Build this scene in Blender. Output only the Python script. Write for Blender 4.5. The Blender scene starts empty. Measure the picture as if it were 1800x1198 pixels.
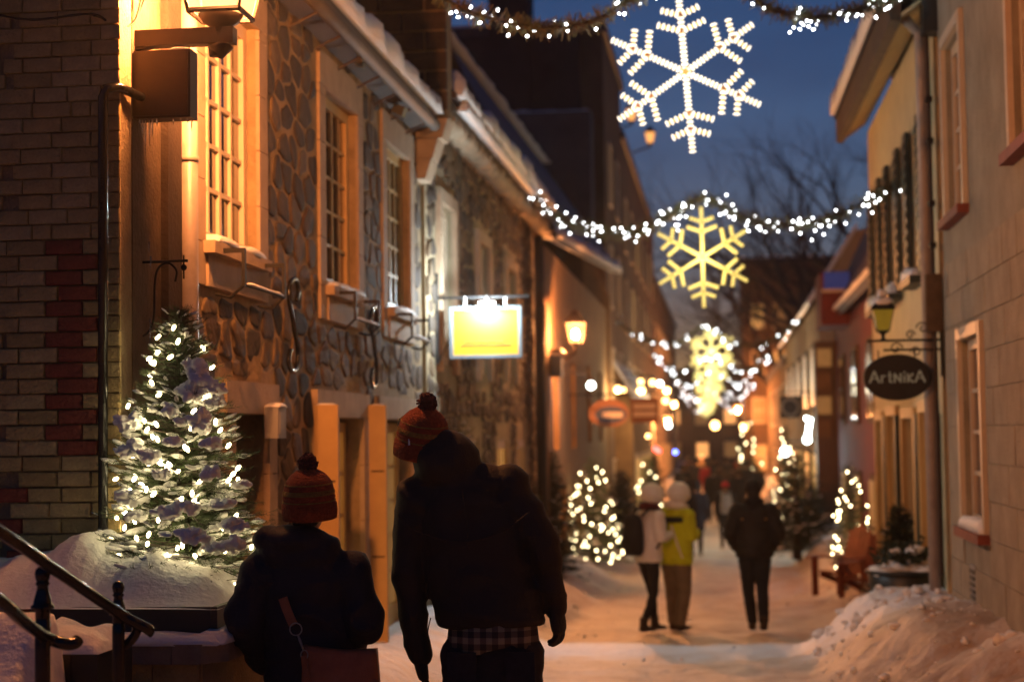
import bpy, bmesh, math, random
from mathutils import Vector, Matrix, noise
random.seed(11)
R = math.radians
V = Vector
# ------------------------------------------------------------------ camera, world, exposure
sc = bpy.context.scene
COL = sc.collection
FPX = 3000.0                                    # focal length in pixels of the 1800 px wide photograph
CAMZ = 1.78
VPX, VPY, ROLL = 1270.0, 760.0, R(0.8)
a, b = (VPX-900)/FPX, -(VPY-599)/FPX
a2 = a*math.cos(ROLL)+b*math.sin(ROLL); b2 = -a*math.sin(ROLL)+b*math.cos(ROLL)
yaw = math.atan(a2); pitch = -math.atan(b2*math.cos(yaw))
CR = Matrix.Rotation(yaw, 3, 'Z') @ Matrix.Rotation(R(90)+pitch, 3, 'X') @ Matrix.Rotation(-ROLL, 3, 'Z')
cam_d = bpy.data.cameras.new('camera'); cam = bpy.data.objects.new('camera', cam_d); COL.objects.link(cam)
cam.matrix_world = Matrix.Translation((0, 0, CAMZ)) @ CR.to_4x4()
cam_d.sensor_width = 36; cam_d.lens = 36*FPX/1800; cam_d.clip_end = 2000; cam_d.clip_start = 0.05
cam_d.dof.use_dof = True; cam_d.dof.focus_distance = 7.9; cam_d.dof.aperture_fstop = 1.8
sc.camera = cam
CO = V((0, 0, CAMZ))
def ray(px, py): return CR @ V(((px-900)/FPX, -(py-599)/FPX, -1))
def P(px, py, Y): d = ray(px, py); return CO + d*(Y/d.y)          # point of the world at distance Y down the street
def PX(px, py, X): d = ray(px, py); return CO + d*(X/d.x)         # point on a wall plane x = X

w = bpy.data.worlds.new('World'); sc.world = w; w.use_nodes = True
nt = w.node_tree; nt.nodes.clear()
wo = nt.nodes.new('ShaderNodeOutputWorld'); bg = nt.nodes.new('ShaderNodeBackground')
sky = nt.nodes.new('ShaderNodeTexSky'); sky.sky_type = 'NISHITA'; sky.sun_disc = False
sky.sun_elevation = R(0.9); sky.sun_rotation = R(0); sky.air_density = 1.0; sky.dust_density = 0.2; sky.ozone_density = 5.0
bg.inputs['Strength'].default_value = 0.085
tc = nt.nodes.new('ShaderNodeTexCoord'); mp = nt.nodes.new('ShaderNodeMapping'); mp.inputs['Scale'].default_value = (1.2, 1.2, 6)
nz = nt.nodes.new('ShaderNodeTexNoise'); nz.inputs['Scale'].default_value = 3.0; nz.inputs['Detail'].default_value = 5
rp = nt.nodes.new('ShaderNodeValToRGB'); rp.color_ramp.elements[0].position = .38; rp.color_ramp.elements[1].position = .72
rp.color_ramp.elements[0].color = (1, 1, 1, 1); rp.color_ramp.elements[1].color = (.74, .66, .7, 1)
mx = nt.nodes.new('ShaderNodeMix'); mx.data_type = 'RGBA'; mx.blend_type = 'MULTIPLY'; mx.inputs[0].default_value = 1
nt.links.new(tc.outputs['Generated'], mp.inputs[0]); nt.links.new(mp.outputs[0], nz.inputs['Vector']); nt.links.new(nz.outputs[0], rp.inputs[0])
nt.links.new(sky.outputs[0], mx.inputs[6]); nt.links.new(rp.outputs[0], mx.inputs[7])
nt.links.new(mx.outputs[2], bg.inputs[0]); nt.links.new(bg.outputs[0], wo.inputs[0])
sun_d = bpy.data.lights.new('sun', 'SUN'); sun_d.energy = 0.01; sun_d.angle = R(20); sun_d.color = (.6, .7, 1)
sun = bpy.data.objects.new('sun', sun_d); COL.objects.link(sun); sun.rotation_euler = (R(60), 0, R(200)); sun.location = (0, 0, 30)
sc.view_settings.view_transform = 'Standard'; sc.view_settings.look = 'None'; sc.view_settings.exposure = 0.62; sc.view_settings.gamma = 1
sc.render.engine = 'CYCLES'
sc.cycles.max_bounces = 5; sc.cycles.sample_clamp_indirect = 4

# ------------------------------------------------------------------ materials
MATS = {}
def mat(name, c, rough=.8, metal=0, var=.25, scale=6, bump=0, bscale=40, emit=0, ecol=None, spec=.5, c2=None, vor=False, trans=0, coord='Object', alpha=1):
    if name in MATS: return MATS[name]
    m = bpy.data.materials.new(name); m.use_nodes = True; n = m.node_tree; bs = n.nodes['Principled BSDF']
    bs.inputs['Roughness'].default_value = rough; bs.inputs['Metallic'].default_value = metal
    bs.inputs['Specular IOR Level'].default_value = spec
    t = n.nodes.new('ShaderNodeTexCoord')
    x = n.nodes.new('ShaderNodeTexNoise'); x.inputs['Scale'].default_value = scale; x.inputs['Detail'].default_value = 6; x.inputs['Roughness'].default_value = .65
    n.links.new(t.outputs[coord], x.inputs['Vector'])
    r = n.nodes.new('ShaderNodeValToRGB'); r.color_ramp.elements[0].position = .3; r.color_ramp.elements[1].position = .7
    if c2 is None: c2 = tuple(v*(1-var) for v in c); c = tuple(min(1, v*(1+var*.6)) for v in c)
    r.color_ramp.elements[0].color = (*c2, 1); r.color_ramp.elements[1].color = (*c, 1)
    n.links.new(x.outputs[0], r.inputs[0]); n.links.new(r.outputs[0], bs.inputs['Base Color'])
    if bump:
        y = n.nodes.new('ShaderNodeTexVoronoi' if vor else 'ShaderNodeTexNoise'); y.inputs['Scale'].default_value = bscale
        n.links.new(t.outputs[coord], y.inputs['Vector'])
        if not vor: y.inputs['Detail'].default_value = 6
        bp = n.nodes.new('ShaderNodeBump'); bp.inputs['Strength'].default_value = bump; bp.inputs['Distance'].default_value = .02
        n.links.new(y.outputs[0], bp.inputs['Height']); n.links.new(bp.outputs[0], bs.inputs['Normal'])
    if emit:
        bs.inputs['Emission Color'].default_value = (*(ecol or c), 1); bs.inputs['Emission Strength'].default_value = emit
    if trans: bs.inputs['Transmission Weight'].default_value = trans
    MATS[name] = m
    return m
M = {}
M['beige_brick'] = mat('beige_brick', (.42, .3, .13), .9, var=.3, scale=9, bump=.5, bscale=60)
M['beige_brick_b'] = mat('beige_brick_b', (.35, .25, .105), .9, var=.3, scale=9, bump=.5, bscale=60)
M['beige_brick_c'] = mat('beige_brick_c', (.46, .34, .16), .9, var=.3, scale=9, bump=.5, bscale=60)
M['red_brick'] = mat('red_brick', (.26, .06, .035), .9, var=.35, scale=12, bump=.5, bscale=60)
M['mortar'] = mat('mortar', (.25, .185, .105), .95, bump=.6, bscale=50)
M['rubble_mortar'] = mat('rubble_mortar', (.33, .235, .125), .95, var=.4, scale=4, bump=.8, bscale=25)
for i, c in enumerate([(.07, .045, .026), (.045, .032, .022), (.1, .068, .036), (.06, .046, .034), (.14, .095, .05)]):
    M['stone%d' % i] = mat('rubble_stone_%d' % i, c, .85, var=.45, scale=7, bump=.9, bscale=22)
M['cut_stone'] = mat('cut_stone', (.4, .3, .2), .85, var=.2, scale=5, bump=.3, bscale=40)
M['old_stucco'] = mat('old_stucco', (.44, .36, .22), .95, c2=(.19, .145, .085), scale=1.6, bump=.9, bscale=9)
M['gray_stucco'] = mat('gray_stucco', (.3, .265, .2), .95, var=.3, scale=2.2, bump=.5, bscale=45)
M['gray_block'] = mat('gray_block', (.34, .28, .2), .95, var=.25, scale=3, bump=.5, bscale=35)
M['cream'] = mat('cream_clapboard', (.62, .52, .3), .8, var=.15, scale=3, bump=.2, bscale=20)
M['orange_plaster'] = mat('ochre_plaster', (.27, .17, .08), .9, c2=(.15, .09, .045), scale=1.5, bump=.4)
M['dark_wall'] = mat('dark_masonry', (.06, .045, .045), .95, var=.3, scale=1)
M['brown_wall'] = mat('brown_masonry', (.17, .11, .07), .95, c2=(.09, .06, .045), scale=.7)
M['pale_wall'] = mat('pale_render', (.36, .29, .2), .9, var=.2, scale=1)
M['red_wall'] = mat('red_boarding', (.13, .022, .02), .8)
M['slate'] = mat('dark_roofing', (.075, .068, .075), .6, var=.3, scale=2)
M['white_paint'] = mat('white_paint', (.6, .5, .36), .5, var=.08)
M['yellow_paint'] = mat('ochre_paint', (.52, .34, .13), .55, var=.12, scale=5)
M['green_paint'] = mat('dark_green_paint', (.02, .032, .026), .5)
M['wood_dark'] = mat('dark_wood', (.05, .032, .022), .8, bump=.4)
M['wood_mid'] = mat('weathered_wood', (.11, .075, .045), .85, var=.4, bump=.5)
M['iron'] = mat('black_iron', (.014, .013, .013), .6, spec=.3)
M['black_gloss'] = mat('black_gloss_paint', (.01, .01, .01), .2, spec=.5, bump=.15, bscale=30)
M['box_black'] = mat('charcoal_steel', (.02, .023, .022), .45)
M['box_brown'] = mat('brown_enamel', (.035, .018, .012), .6)
M['zinc'] = mat('zinc', (.3, .29, .28), .5, metal=.5)
M['old_gutter'] = mat('old_gutter', (.09, .075, .06), .7)
M['pipe_white'] = mat('cream_pipe', (.4, .33, .28), .4)
M['gray_box'] = mat('gray_metal', (.3, .3, .3), .6)
M['sill_red'] = mat('red_sill', (.22, .055, .035), .7)
M['snow'] = mat('snow', (.8, .79, .77), .6, var=.05, scale=4, bump=.6, bscale=26, spec=.3)
M['snow_ice'] = mat('icy_snow', (.7, .74, .8), .35, var=.1, scale=8, bump=.4, bscale=30)
M['ice'] = mat('ice', (.75, .8, .85), .08, trans=.8, spec=.8)
M['dark_glass'] = mat('dark_glass', (.012, .014, .02), .06, spec=.9)
M['sky_glass'] = mat('blue_glass', (.02, .03, .06), .04, spec=1)
M['lit_glass'] = mat('warm_lit_glass', (.5, .3, .1), .3, emit=.35, ecol=(1, .55, .16))
M['lit_dim'] = mat('dim_lit_glass', (.3, .18, .08), .3, emit=.1, ecol=(1, .5, .14))
M['lit_orange'] = mat('orange_lit_glass', (.5, .2, .05), .3, emit=.9, ecol=(1, .42, .12))
M['blue_lit'] = mat('blue_lit_glass', (.02, .03, .1), .3, emit=.05, ecol=(.15, .25, 1))
def lamp_glass(name, e, ecol, tr_):
    m = bpy.data.materials.new(name); m.use_nodes = True; n = m.node_tree; n.nodes.clear(); o = n.nodes.new('ShaderNodeOutputMaterial'); em = n.nodes.new('ShaderNodeEmission'); tp = n.nodes.new('ShaderNodeBsdfTransparent'); mi = n.nodes.new('ShaderNodeMixShader')
    em.inputs[0].default_value = (*ecol, 1); em.inputs[1].default_value = e; mi.inputs[0].default_value = tr_; tp.inputs[0].default_value = (1, .8, .6, 1)
    n.links.new(em.outputs[0], mi.inputs[1]); n.links.new(tp.outputs[0], mi.inputs[2]); n.links.new(mi.outputs[0], o.inputs[0]); return m
M['lantern_pane'] = lamp_glass('glowing_lantern_pane', 4.5, (1, .4, .12), .6)
M['sodium'] = mat('sodium_glass', (1, .6, .3), .3, emit=3900, ecol=(1, .41, .15))
M['sodium2'] = mat('sodium_glass_far', (1, .6, .3), .3, emit=9500, ecol=(1, .41, .15))
M['lamp_off_glow'] = mat('yellow_lamp_glass', (.3, .24, .02), .3, emit=.06, ecol=(.8, .65, .06))  # faint glow put into the glass of the unlit lantern
M['led'] = mat('white_led', (1, 1, 1), .3, emit=120, ecol=(.85, .95, 1))
M['warm_globe'] = mat('warm_globe', (1, .7, .4), .3, emit=7, ecol=(1, .52, .16))
M['cool_globe'] = mat('cool_globe', (1, 1, 1), .3, emit=14, ecol=(.85, 1, .95))
M['bulb_tree'] = mat('warm_white_bulb', (1, .9, .6), .3, emit=17, ecol=(1, .8, .42))
M['bulb_far'] = mat('warm_white_bulb_far', (1, .9, .6), .3, emit=13, ecol=(1, .8, .42))
M['bulb_white'] = mat('cool_white_bulb', (1, 1, 1), .3, emit=13, ecol=(.93, .97, 1))
M['bulb_red'] = mat('red_bulb', (1, .1, .1), .3, emit=10, ecol=(1, .04, .04))
M['bulb_blue'] = mat('blue_bulb', (.1, .1, 1), .3, emit=10, ecol=(.1, .15, 1))
M['flake_white'] = mat('white_rope_light', (1, 1, .9), .3, emit=.85, ecol=(1, .96, .82))
M['flake_yellow'] = mat('yellow_rope_light', (1, .9, .4), .3, emit=.5, ecol=(1, .78, .2))
M['flake_far'] = mat('yellow_rope_light_far', (1, .9, .4), .3, emit=.55, ecol=(1, .82, .25))
M['rope_core'] = mat('rope_light_core', (.6, .45, .1), .4, emit=.22, ecol=(1, .7, .2))
M['gold'] = mat('gold_metal', (.45, .25, .08), .4, metal=.6)
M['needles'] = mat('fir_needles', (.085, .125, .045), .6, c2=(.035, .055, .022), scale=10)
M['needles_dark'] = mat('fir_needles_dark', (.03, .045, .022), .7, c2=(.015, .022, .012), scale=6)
M['garland'] = mat('garland_needles', (.13, .17, .06), .6, c2=(.12, .06, .04), scale=8)
M['bark'] = mat('bark', (.045, .032, .026), .9, bump=.5)
M['bark_sky'] = mat('bare_bark', (.03, .022, .028), .9)
M['leather'] = mat('brown_leather', (.3, .10, .04), .5, var=.3, scale=9, bump=.25, bscale=60)
M['skin'] = mat('skin', (.5, .3, .2), .6, var=.05)
M['hair'] = mat('dark_hair', (.02, .013, .01), .6)
M['navy'] = mat('navy_parka', (.012, .013, .024), .75, var=.2, bump=.25, bscale=90)
M['black_shell'] = mat('black_shell', (.016, .012, .011), .7, var=.2, bump=.2, bscale=120)
M['denim'] = mat('dark_denim', (.016, .018, .026), .85, var=.3, scale=30, bump=.3, bscale=200)
M['glove'] = mat('black_glove', (.01, .01, .01), .7, bump=.3, bscale=150)
M['wool_rust'] = mat('rust_wool', (.30, .06, .02), .95, var=.25, scale=60, bump=.9, bscale=110)
M['wool_mustard'] = mat('mustard_wool', (.30, .16, .035), .95, var=.3, scale=70, bump=.9, bscale=130)
M['wool_pom'] = mat('dark_red_wool', (.12, .035, .03), .95, var=.5, scale=50)
M['white_cloth'] = mat('white_quilted_cloth', (.82, .8, .78), .85, var=.1)
M['lime_cloth'] = mat('lime_cloth', (.58, .66, .01), .8, var=.12)
M['beige_cloth'] = mat('beige_cloth', (.2, .155, .1), .85)
M['maroon'] = mat('maroon_cloth', (.1, .015, .02), .9)
M['red_cloth'] = mat('red_cloth', (.45, .015, .02), .8)
M['dark_cloth'] = mat('dark_cloth', (.018, .016, .018), .85)
M['brown_cloth'] = mat('brown_cloth', (.07, .04, .025), .85)
M['shoe'] = mat('brown_boot', (.04, .022, .014), .6)
M['chair_red'] = mat('stained_red_cedar', (.22, .05, .02), .5, var=.3, scale=8)
M['sign_yellow'] = mat('yellow_sign_face', (.8, .38, .02), .5, var=.05, scale=2)
M['sign_frame'] = mat('blue_grey_frame', (.18, .24, .28), .5)
M['sign_black'] = mat('black_sign', (.008, .008, .008), .5)
M['letter_blue'] = mat('pale_blue_lettering', (.42, .66, .72), .5, var=.05)
M['letter_pale'] = mat('pale_lettering', (.75, .6, .42), .5, var=.05)
M['sign_orange'] = mat('orange_sign', (.32, .13, .05), .6)
M['sign_blue'] = mat('blue_sign', (.02, .04, .1), .5)
M['stone_ledge'] = mat('ledge_stone', (.2, .16, .12), .9, var=.3, bump=.6, bscale=30)

def plaid():
    m = bpy.data.materials.new('plaid_flannel'); m.use_nodes = True; n = m.node_tree; bs = n.nodes['Principled BSDF']
    t = n.nodes.new('ShaderNodeTexCoord'); s = n.nodes.new('ShaderNodeSeparateXYZ'); n.links.new(t.outputs['Object'], s.inputs[0])
    def st(out, f):
        mm = n.nodes.new('ShaderNodeMath'); mm.operation = 'MULTIPLY'; mm.inputs[1].default_value = f; n.links.new(out, mm.inputs[0])
        fr = n.nodes.new('ShaderNodeMath'); fr.operation = 'FRACT'; n.links.new(mm.outputs[0], fr.inputs[0])
        g = n.nodes.new('ShaderNodeMath'); g.operation = 'GREATER_THAN'; g.inputs[1].default_value = .5; n.links.new(fr.outputs[0], g.inputs[0]); return g
    A = st(s.outputs[0], 19); B = st(s.outputs[2], 19)
    ad = n.nodes.new('ShaderNodeMath'); ad.operation = 'ADD'; n.links.new(A.outputs[0], ad.inputs[0]); n.links.new(B.outputs[0], ad.inputs[1])
    r = n.nodes.new('ShaderNodeValToRGB'); e = r.color_ramp.elements
    r.color_ramp.interpolation = 'CONSTANT'; e[0].color = (.30, .24, .16, 1); e[1].position = .3; e[1].color = (.12, .09, .065, 1)
    k = e.new(.7); k.color = (.03, .025, .022, 1)
    dv = n.nodes.new('ShaderNodeMath'); dv.operation = 'DIVIDE'; dv.inputs[1].default_value = 2; n.links.new(ad.outputs[0], dv.inputs[0]); n.links.new(dv.outputs[0], r.inputs[0])
    n.links.new(r.outputs[0], bs.inputs['Base Color']); bs.inputs['Roughness'].default_value = .9
    return m
M['plaid'] = plaid()

def ground_mat():
    m = bpy.data.materials.new('street_snow'); m.use_nodes = True; n = m.node_tree; bs = n.nodes['Principled BSDF']
    at = n.nodes.new('ShaderNodeAttribute'); at.attribute_name = 'trampled_and_glow'
    t = n.nodes.new('ShaderNodeTexCoord')
    x = n.nodes.new('ShaderNodeTexNoise'); x.inputs['Scale'].default_value = 2.2; x.inputs['Detail'].default_value = 9; x.inputs['Roughness'].default_value = .7
    n.links.new(t.outputs['Object'], x.inputs['Vector'])
    mm = n.nodes.new('ShaderNodeMath'); mm.operation = 'MULTIPLY_ADD'; mm.inputs[1].default_value = 1.5; mm.inputs[2].default_value = -.75
    n.links.new(x.outputs[0], mm.inputs[0])
    ad = n.nodes.new('ShaderNodeMath'); ad.operation = 'ADD'; ad.use_clamp = True; n.links.new(mm.outputs[0], ad.inputs[0]); n.links.new(at.outputs['Fac'], ad.inputs[1])
    r = n.nodes.new('ShaderNodeValToRGB'); e = r.color_ramp.elements
    e[0].position = .05; e[0].color = (.78, .8, .84, 1); e[1].position = 1; e[1].color = (.38, .27, .18, 1); k = e.new(.5); k.color = (.66, .55, .44, 1)
    n.links.new(ad.outputs[0], r.inputs[0]); n.links.new(r.outputs[0], bs.inputs['Base Color']); bs.inputs['Roughness'].default_value = .55
    y = n.nodes.new('ShaderNodeTexNoise'); y.inputs['Scale'].default_value = 9; y.inputs['Detail'].default_value = 8
    n.links.new(t.outputs['Object'], y.inputs['Vector'])
    bp = n.nodes.new('ShaderNodeBump'); bp.inputs['Strength'].default_value = .7; bp.inputs['Distance'].default_value = .05
    n.links.new(y.outputs[0], bp.inputs['Height']); n.links.new(bp.outputs[0], bs.inputs['Normal'])
    return m

# ------------------------------------------------------------------ mesh helpers
class MB:
    def __init__(s): s.v = []; s.f = []
    def add(s, vs, fs): o = len(s.v); s.v += [V(p) for p in vs]; s.f += [tuple(i+o for i in f) for f in fs]; return s
    def box(s, x0, x1, y0, y1, z0, z1):
        if x0 > x1: x0, x1 = x1, x0
        if y0 > y1: y0, y1 = y1, y0
        return s.add([(x0,y0,z0),(x1,y0,z0),(x1,y1,z0),(x0,y1,z0),(x0,y0,z1),(x1,y0,z1),(x1,y1,z1),(x0,y1,z1)],
              [(0,3,2,1),(4,5,6,7),(0,1,5,4),(1,2,6,5),(2,3,7,6),(3,0,4,7)])
    def obox(s, c, ax, ay, az):
        c = V(c); vs = [c+ax*i+ay*j+az*k for k in (-1, 1) for (i, j) in ((-1,-1),(1,-1),(1,1),(-1,1))]
        return s.add(vs, [(0,3,2,1),(4,5,6,7),(0,1,5,4),(1,2,6,5),(2,3,7,6),(3,0,4,7)])
    def hexa(s, bot, top): return s.add(list(bot)+list(top), [(0,3,2,1),(4,5,6,7),(0,1,5,4),(1,2,6,5),(2,3,7,6),(3,0,4,7)])
    def prism(s, poly, ext):
        n = len(poly); vs = [V(p) for p in poly]+[V(p)+V(ext) for p in poly]
        return s.add(vs, [tuple(range(n))[::-1], tuple(range(n, 2*n))]+[(i, (i+1) % n, n+(i+1) % n, n+i) for i in range(n)])
    def tube(s, pts, rad, seg=8, caps=True):
        pts = [V(p) for p in pts]; n = len(pts)
        if not hasattr(rad, '__len__'): rad = [rad]*n
        rings = []; ref = None
        for i, p in enumerate(pts):
            t = (pts[min(i+1, n-1)]-pts[max(i-1, 0)])
            t = t.normalized() if t.length > 1e-9 else V((0, 0, 1))
            if ref is None: ref = t.orthogonal().normalized()
            ref = (ref-t*ref.dot(t)); ref = ref.normalized() if ref.length > 1e-6 else t.orthogonal().normalized()
            q = t.cross(ref); rings.append([p+(ref*math.cos(2*math.pi*k/seg)+q*math.sin(2*math.pi*k/seg))*rad[i] for k in range(seg)])
        return s.rings(rings, caps)
    def rings(s, rings, caps=True):
        seg = len(rings[0]); vs = [p for r in rings for p in r]; fs = []
        for i in range(len(rings)-1):
            for k in range(seg): a_, b_ = i*seg+k, i*seg+(k+1) % seg; fs.append((a_, b_, b_+seg, a_+seg))
        if caps: fs.append(tuple(range(seg))[::-1]); fs.append(tuple(range(len(vs)-seg, len(vs))))
        return s.add(vs, fs)
    def loft(s, pts, side, seg=20):
        """pts: (point, half width along side, half depth)"""
        n = len(pts); rs = []
        P_ = [V(p[0]) for p in pts]
        for i, (p, r1, r2) in enumerate(pts):
            t = (P_[min(i+1, n-1)]-P_[max(i-1, 0)]).normalized(); sd = (side-t*side.dot(t)).normalized(); d = t.cross(sd)
            rs.append([P_[i]+sd*math.cos(2*math.pi*k/seg)*r1+d*math.sin(2*math.pi*k/seg)*r2 for k in range(seg)])
        return s.rings(rs)
    def sph(s, c, r, seg=10, ring=6, ax=None):
        c = V(c); r = (r, r, r) if not hasattr(r, '__len__') else r
        ax = ax or (V((1,0,0)), V((0,1,0)), V((0,0,1)))
        vs = [c+ax[2]*r[2]]; fs = []
        for i in range(1, ring):
            t = math.pi*i/ring
            for k in range(seg):
                p = 2*math.pi*k/seg; vs.append(c+ax[0]*r[0]*math.sin(t)*math.cos(p)+ax[1]*r[1]*math.sin(t)*math.sin(p)+ax[2]*r[2]*math.cos(t))
        vs.append(c-ax[2]*r[2]); L = len(vs)-1
        for k in range(seg):
            k2 = (k+1) % seg; fs.append((0, 1+k, 1+k2)); fs.append((L, 1+(ring-2)*seg+k2, 1+(ring-2)*seg+k))
            for i in range(ring-2): fs.append((1+i*seg+k, 1+(i+1)*seg+k, 1+(i+1)*seg+k2, 1+i*seg+k2))
        return s.add(vs, fs)
    def lathe(s, prof, c, seg=16, ax=None):
        ax = ax or (V((1,0,0)), V((0,1,0)), V((0,0,1))); c = V(c)
        return s.rings([[c+ax[0]*r*math.cos(2*math.pi*k/seg)+ax[1]*r*math.sin(2*math.pi*k/seg)+ax[2]*z for k in range(seg)] for r, z in prof])
    def blob(s, c, r, seed=0, amp=.25, f=3.0, seg=12, ring=8, ax=None):
        o = len(s.v); s.sph(c, r, seg, ring, ax); c = V(c)
        for i in range(o, len(s.v)):
            d = s.v[i]-c; k = 1+amp*noise.noise(d.normalized()*1.6+V((seed*7.3, seed*3.1, 0))*1.0)*1.6; s.v[i] = c+d*k
        return s
    def mesh(s, name, origin=(0, 0, 0), smooth=False):
        me = bpy.data.meshes.new(name); o = V(origin); me.from_pydata([tuple(p-o) for p in s.v], [], s.f); me.validate()
        if smooth: me.polygons.foreach_set('use_smooth', [True]*len(me.polygons))
        me.update(); return me
    def build(s, name, m, parent=None, smooth=False, origin=None, label=None, cat=None, group=None, kind=None):
        if parent is not None: origin = ORG[parent.name]
        elif origin is None: origin = (0, 0, 0)
        return link(name, s.mesh(name, origin, smooth), m, parent, origin, label, cat, group, kind)
ORG = {}
def link(name, me, m, parent=None, origin=(0, 0, 0), label=None, cat=None, group=None, kind=None):
    if m is not None and not me.materials: me.materials.append(m)
    o = bpy.data.objects.new(name, me); COL.objects.link(o)
    if parent is not None: o.parent = parent
    else: o.location = origin
    ORG[o.name] = V(origin)
    tag(o, label, cat, group, kind); return o
def tag(o, label=None, cat=None, group=None, kind=None):
    if label: o['label'] = label
    if cat: o['category'] = cat
    if group: o['group'] = group
    if kind: o['kind'] = kind
def thing(name, loc, label, cat, group=None):
    o = bpy.data.objects.new(name, None); COL.objects.link(o); o.location = loc; ORG[o.name] = V(loc); o.empty_display_size = .2
    tag(o, label, cat, group); return o
def inst(name, me, loc, parent, rot=None, scale=1):
    """object sharing a mesh, placed at world point loc under parent"""
    o = bpy.data.objects.new(name, me); COL.objects.link(o); o.parent = parent; o.location = V(loc)-ORG[parent.name]
    if rot is not None: o.rotation_euler = rot
    if scale != 1: o.scale = (scale,)*3
    ORG[o.name] = ORG[parent.name]; return o
def copy_tree(src, loc, label=None, rot=None, scale=None):
    def cp(o, par):
        c = o.copy(); COL.objects.link(c)
        if par: c.parent = par
        for ch in [x for x in o.children]: cp(ch, c)
        return c
    c = cp(src, None); c.location = loc; ORG[c.name] = V(loc)
    if label: c['label'] = label
    if rot is not None: c.rotation_euler = rot
    if scale: c.scale = scale if hasattr(scale, '__len__') else (scale,)*3
    return c
def point(name, loc, e, col, r=.05, spot=None):
    l = bpy.data.lights.new(name, 'POINT'); l.energy = e; l.color = col; l.shadow_soft_size = r
    o = bpy.data.objects.new(name, l); COL.objects.link(o); o.location = loc; return o
def sstep(x, a_, b_): t = max(0, min(1, (x-a_)/(b_-a_))); return t*t*(3-2*t)
def lerp(a_, b_, t): return a_+(b_-a_)*t
def spline(pts, n=8):
    pts = [V(p) for p in pts]; out = []
    for i in range(len(pts)-1):
        p0, p1, p2, p3 = pts[max(i-1, 0)], pts[i], pts[i+1], pts[min(i+2, len(pts)-1)]
        for k in range(n):
            t = k/n; out.append(.5*((2*p1)+(p2-p0)*t+(2*p0-5*p1+4*p2-p3)*t*t+(3*p1-p0-3*p2+p3)*t**3))
    out.append(pts[-1]); return out

def remeshed(q, name, voxel, smooth=6, wr=0, wf=9, seed=0, origin=(0, 0, 0)):
    me = q.mesh(name, origin); o = bpy.data.objects.new('tmp', me); COL.objects.link(o)
    r_ = o.modifiers.new('r', 'REMESH'); r_.mode = 'VOXEL'; r_.voxel_size = voxel; r_.use_smooth_shade = True
    s_ = o.modifiers.new('s', 'SMOOTH'); s_.iterations = smooth; s_.factor = .5
    dg = bpy.context.evaluated_depsgraph_get(); dg.update(); m2 = bpy.data.meshes.new_from_object(o.evaluated_get(dg)); m2.name = name
    bpy.data.objects.remove(o); bpy.data.meshes.remove(me)
    if wr:
        m2.update(); nn = [v.normal.copy() for v in m2.vertices]
        for v, n_ in zip(m2.vertices, nn):
            c = v.co; a_ = noise.noise(V((c.x*wf+seed, c.y*wf, c.z*wf*1.8))); b_ = noise.noise(V((c.x*wf*2.3, c.y*wf*2.3+seed, c.z*wf*3.2)))
            v.co = c+n_*(wr*(1-abs(a_)*2.4)*.8+wr*.5*b_)
    m2.polygons.foreach_set('use_smooth', [True]*len(m2.polygons)); m2.update(); return m2
# ------------------------------------------------------------------ ground
def gz(Y):
    pts = [(-10, .05), (7.5, 0), (13, -.25), (20.7, -.6), (32, -.95), (44, -1.2), (62, -1.1), (79, -.97), (200, -.6), (400, 0)]
    for (a0, z0), (a1, z1) in zip(pts, pts[1:]):
        if Y <= a1: return z0+(z1-z0)*(Y-a0)/(a1-a0)
    return 0
def ground_h(x, y):
    z = gz(y); n1 = noise.noise(V((x*1.1, y*.8, 0))); n2 = noise.noise(V((x*3.5, y*3, 4)))
    z += .035*n1+.018*n2
    wl = 2.95; wr = 2.1 if y < 24 else 2.5
    # banks against the walls
    hl = .42*(1+.7*noise.noise(V((9, y*.5, 0))))*(1 if y < 38 else .8); z += hl*(1-sstep(x+wl, .1, 1.1+.3*n1)) if y > 10 else 0
    if y > 18.4: z += .6*(1+.6*noise.noise(V((3, y*.45, 0))))*sstep(x, wr-1.15, wr-.2)*sstep(y, 18.4, 30)
    # big ploughed heap in front on the right
    y0 = 12.4-2.4*(x-1.0); y1 = y0+3.6
    H = .6*sstep(x+.12*n1, .55, 1.6)
    z += H*sstep(y, y0, y1)*(1-sstep(y, 17.0+.4*n1, 18.4))
    if x > .6 and y < 18.5: z += (.09*noise.noise(V((x*1.8, y*1.8, 8)))+.07*abs(noise.noise(V((x*3.4, y*3.1, 3))))+.03*noise.noise(V((x*8, y*8, 8))))*sstep(x, .6, 1.3)
    # low fresh ridge crossing the street
    z += .07*math.exp(-((y-17.7-.3*n1)/.75)**2)
    return z
def trample_and_glow(x, y):
    n1 = noise.noise(V((x*.9, y*.5, 2)))
    t = .62
    if y > 18.6: t = .6
    r = math.exp(-((y-17.75-.25*n1-.15*x*0)/.95)**4); t -= .62*r if x < 1.2 else .0
    hgt = ground_h(x, y)-gz(y)
    if y > 18.6: t -= 1.1*max(0, min(.6, hgt-.1))
    else:
        if x > .5:
            crest = sstep(y, 15.2-.5*(x-1)*2, 16.6-.5*(x-1)*2)
            t = lerp(t, .04, crest*sstep(x, .4, 1.0)); t += (.28*(1-crest)+.5*noise.noise(V((x*1.7, y*1.3, 31)))*(1-crest*.6))*sstep(x, .7, 1.3)
        if x < -2.2: t -= .4
    if 42 < y < 54: t -= .5*sstep(1.2-abs(x), 0, .5)  # pool of light in mid-street, painted into the snow colour
    return max(0, min(1, t))
ys = []; y = 1.0
while y < 30: ys.append(y); y += .075
while y < 70: ys.append(y); y += .3
while y < 260: ys.append(y); y += 3
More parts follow.
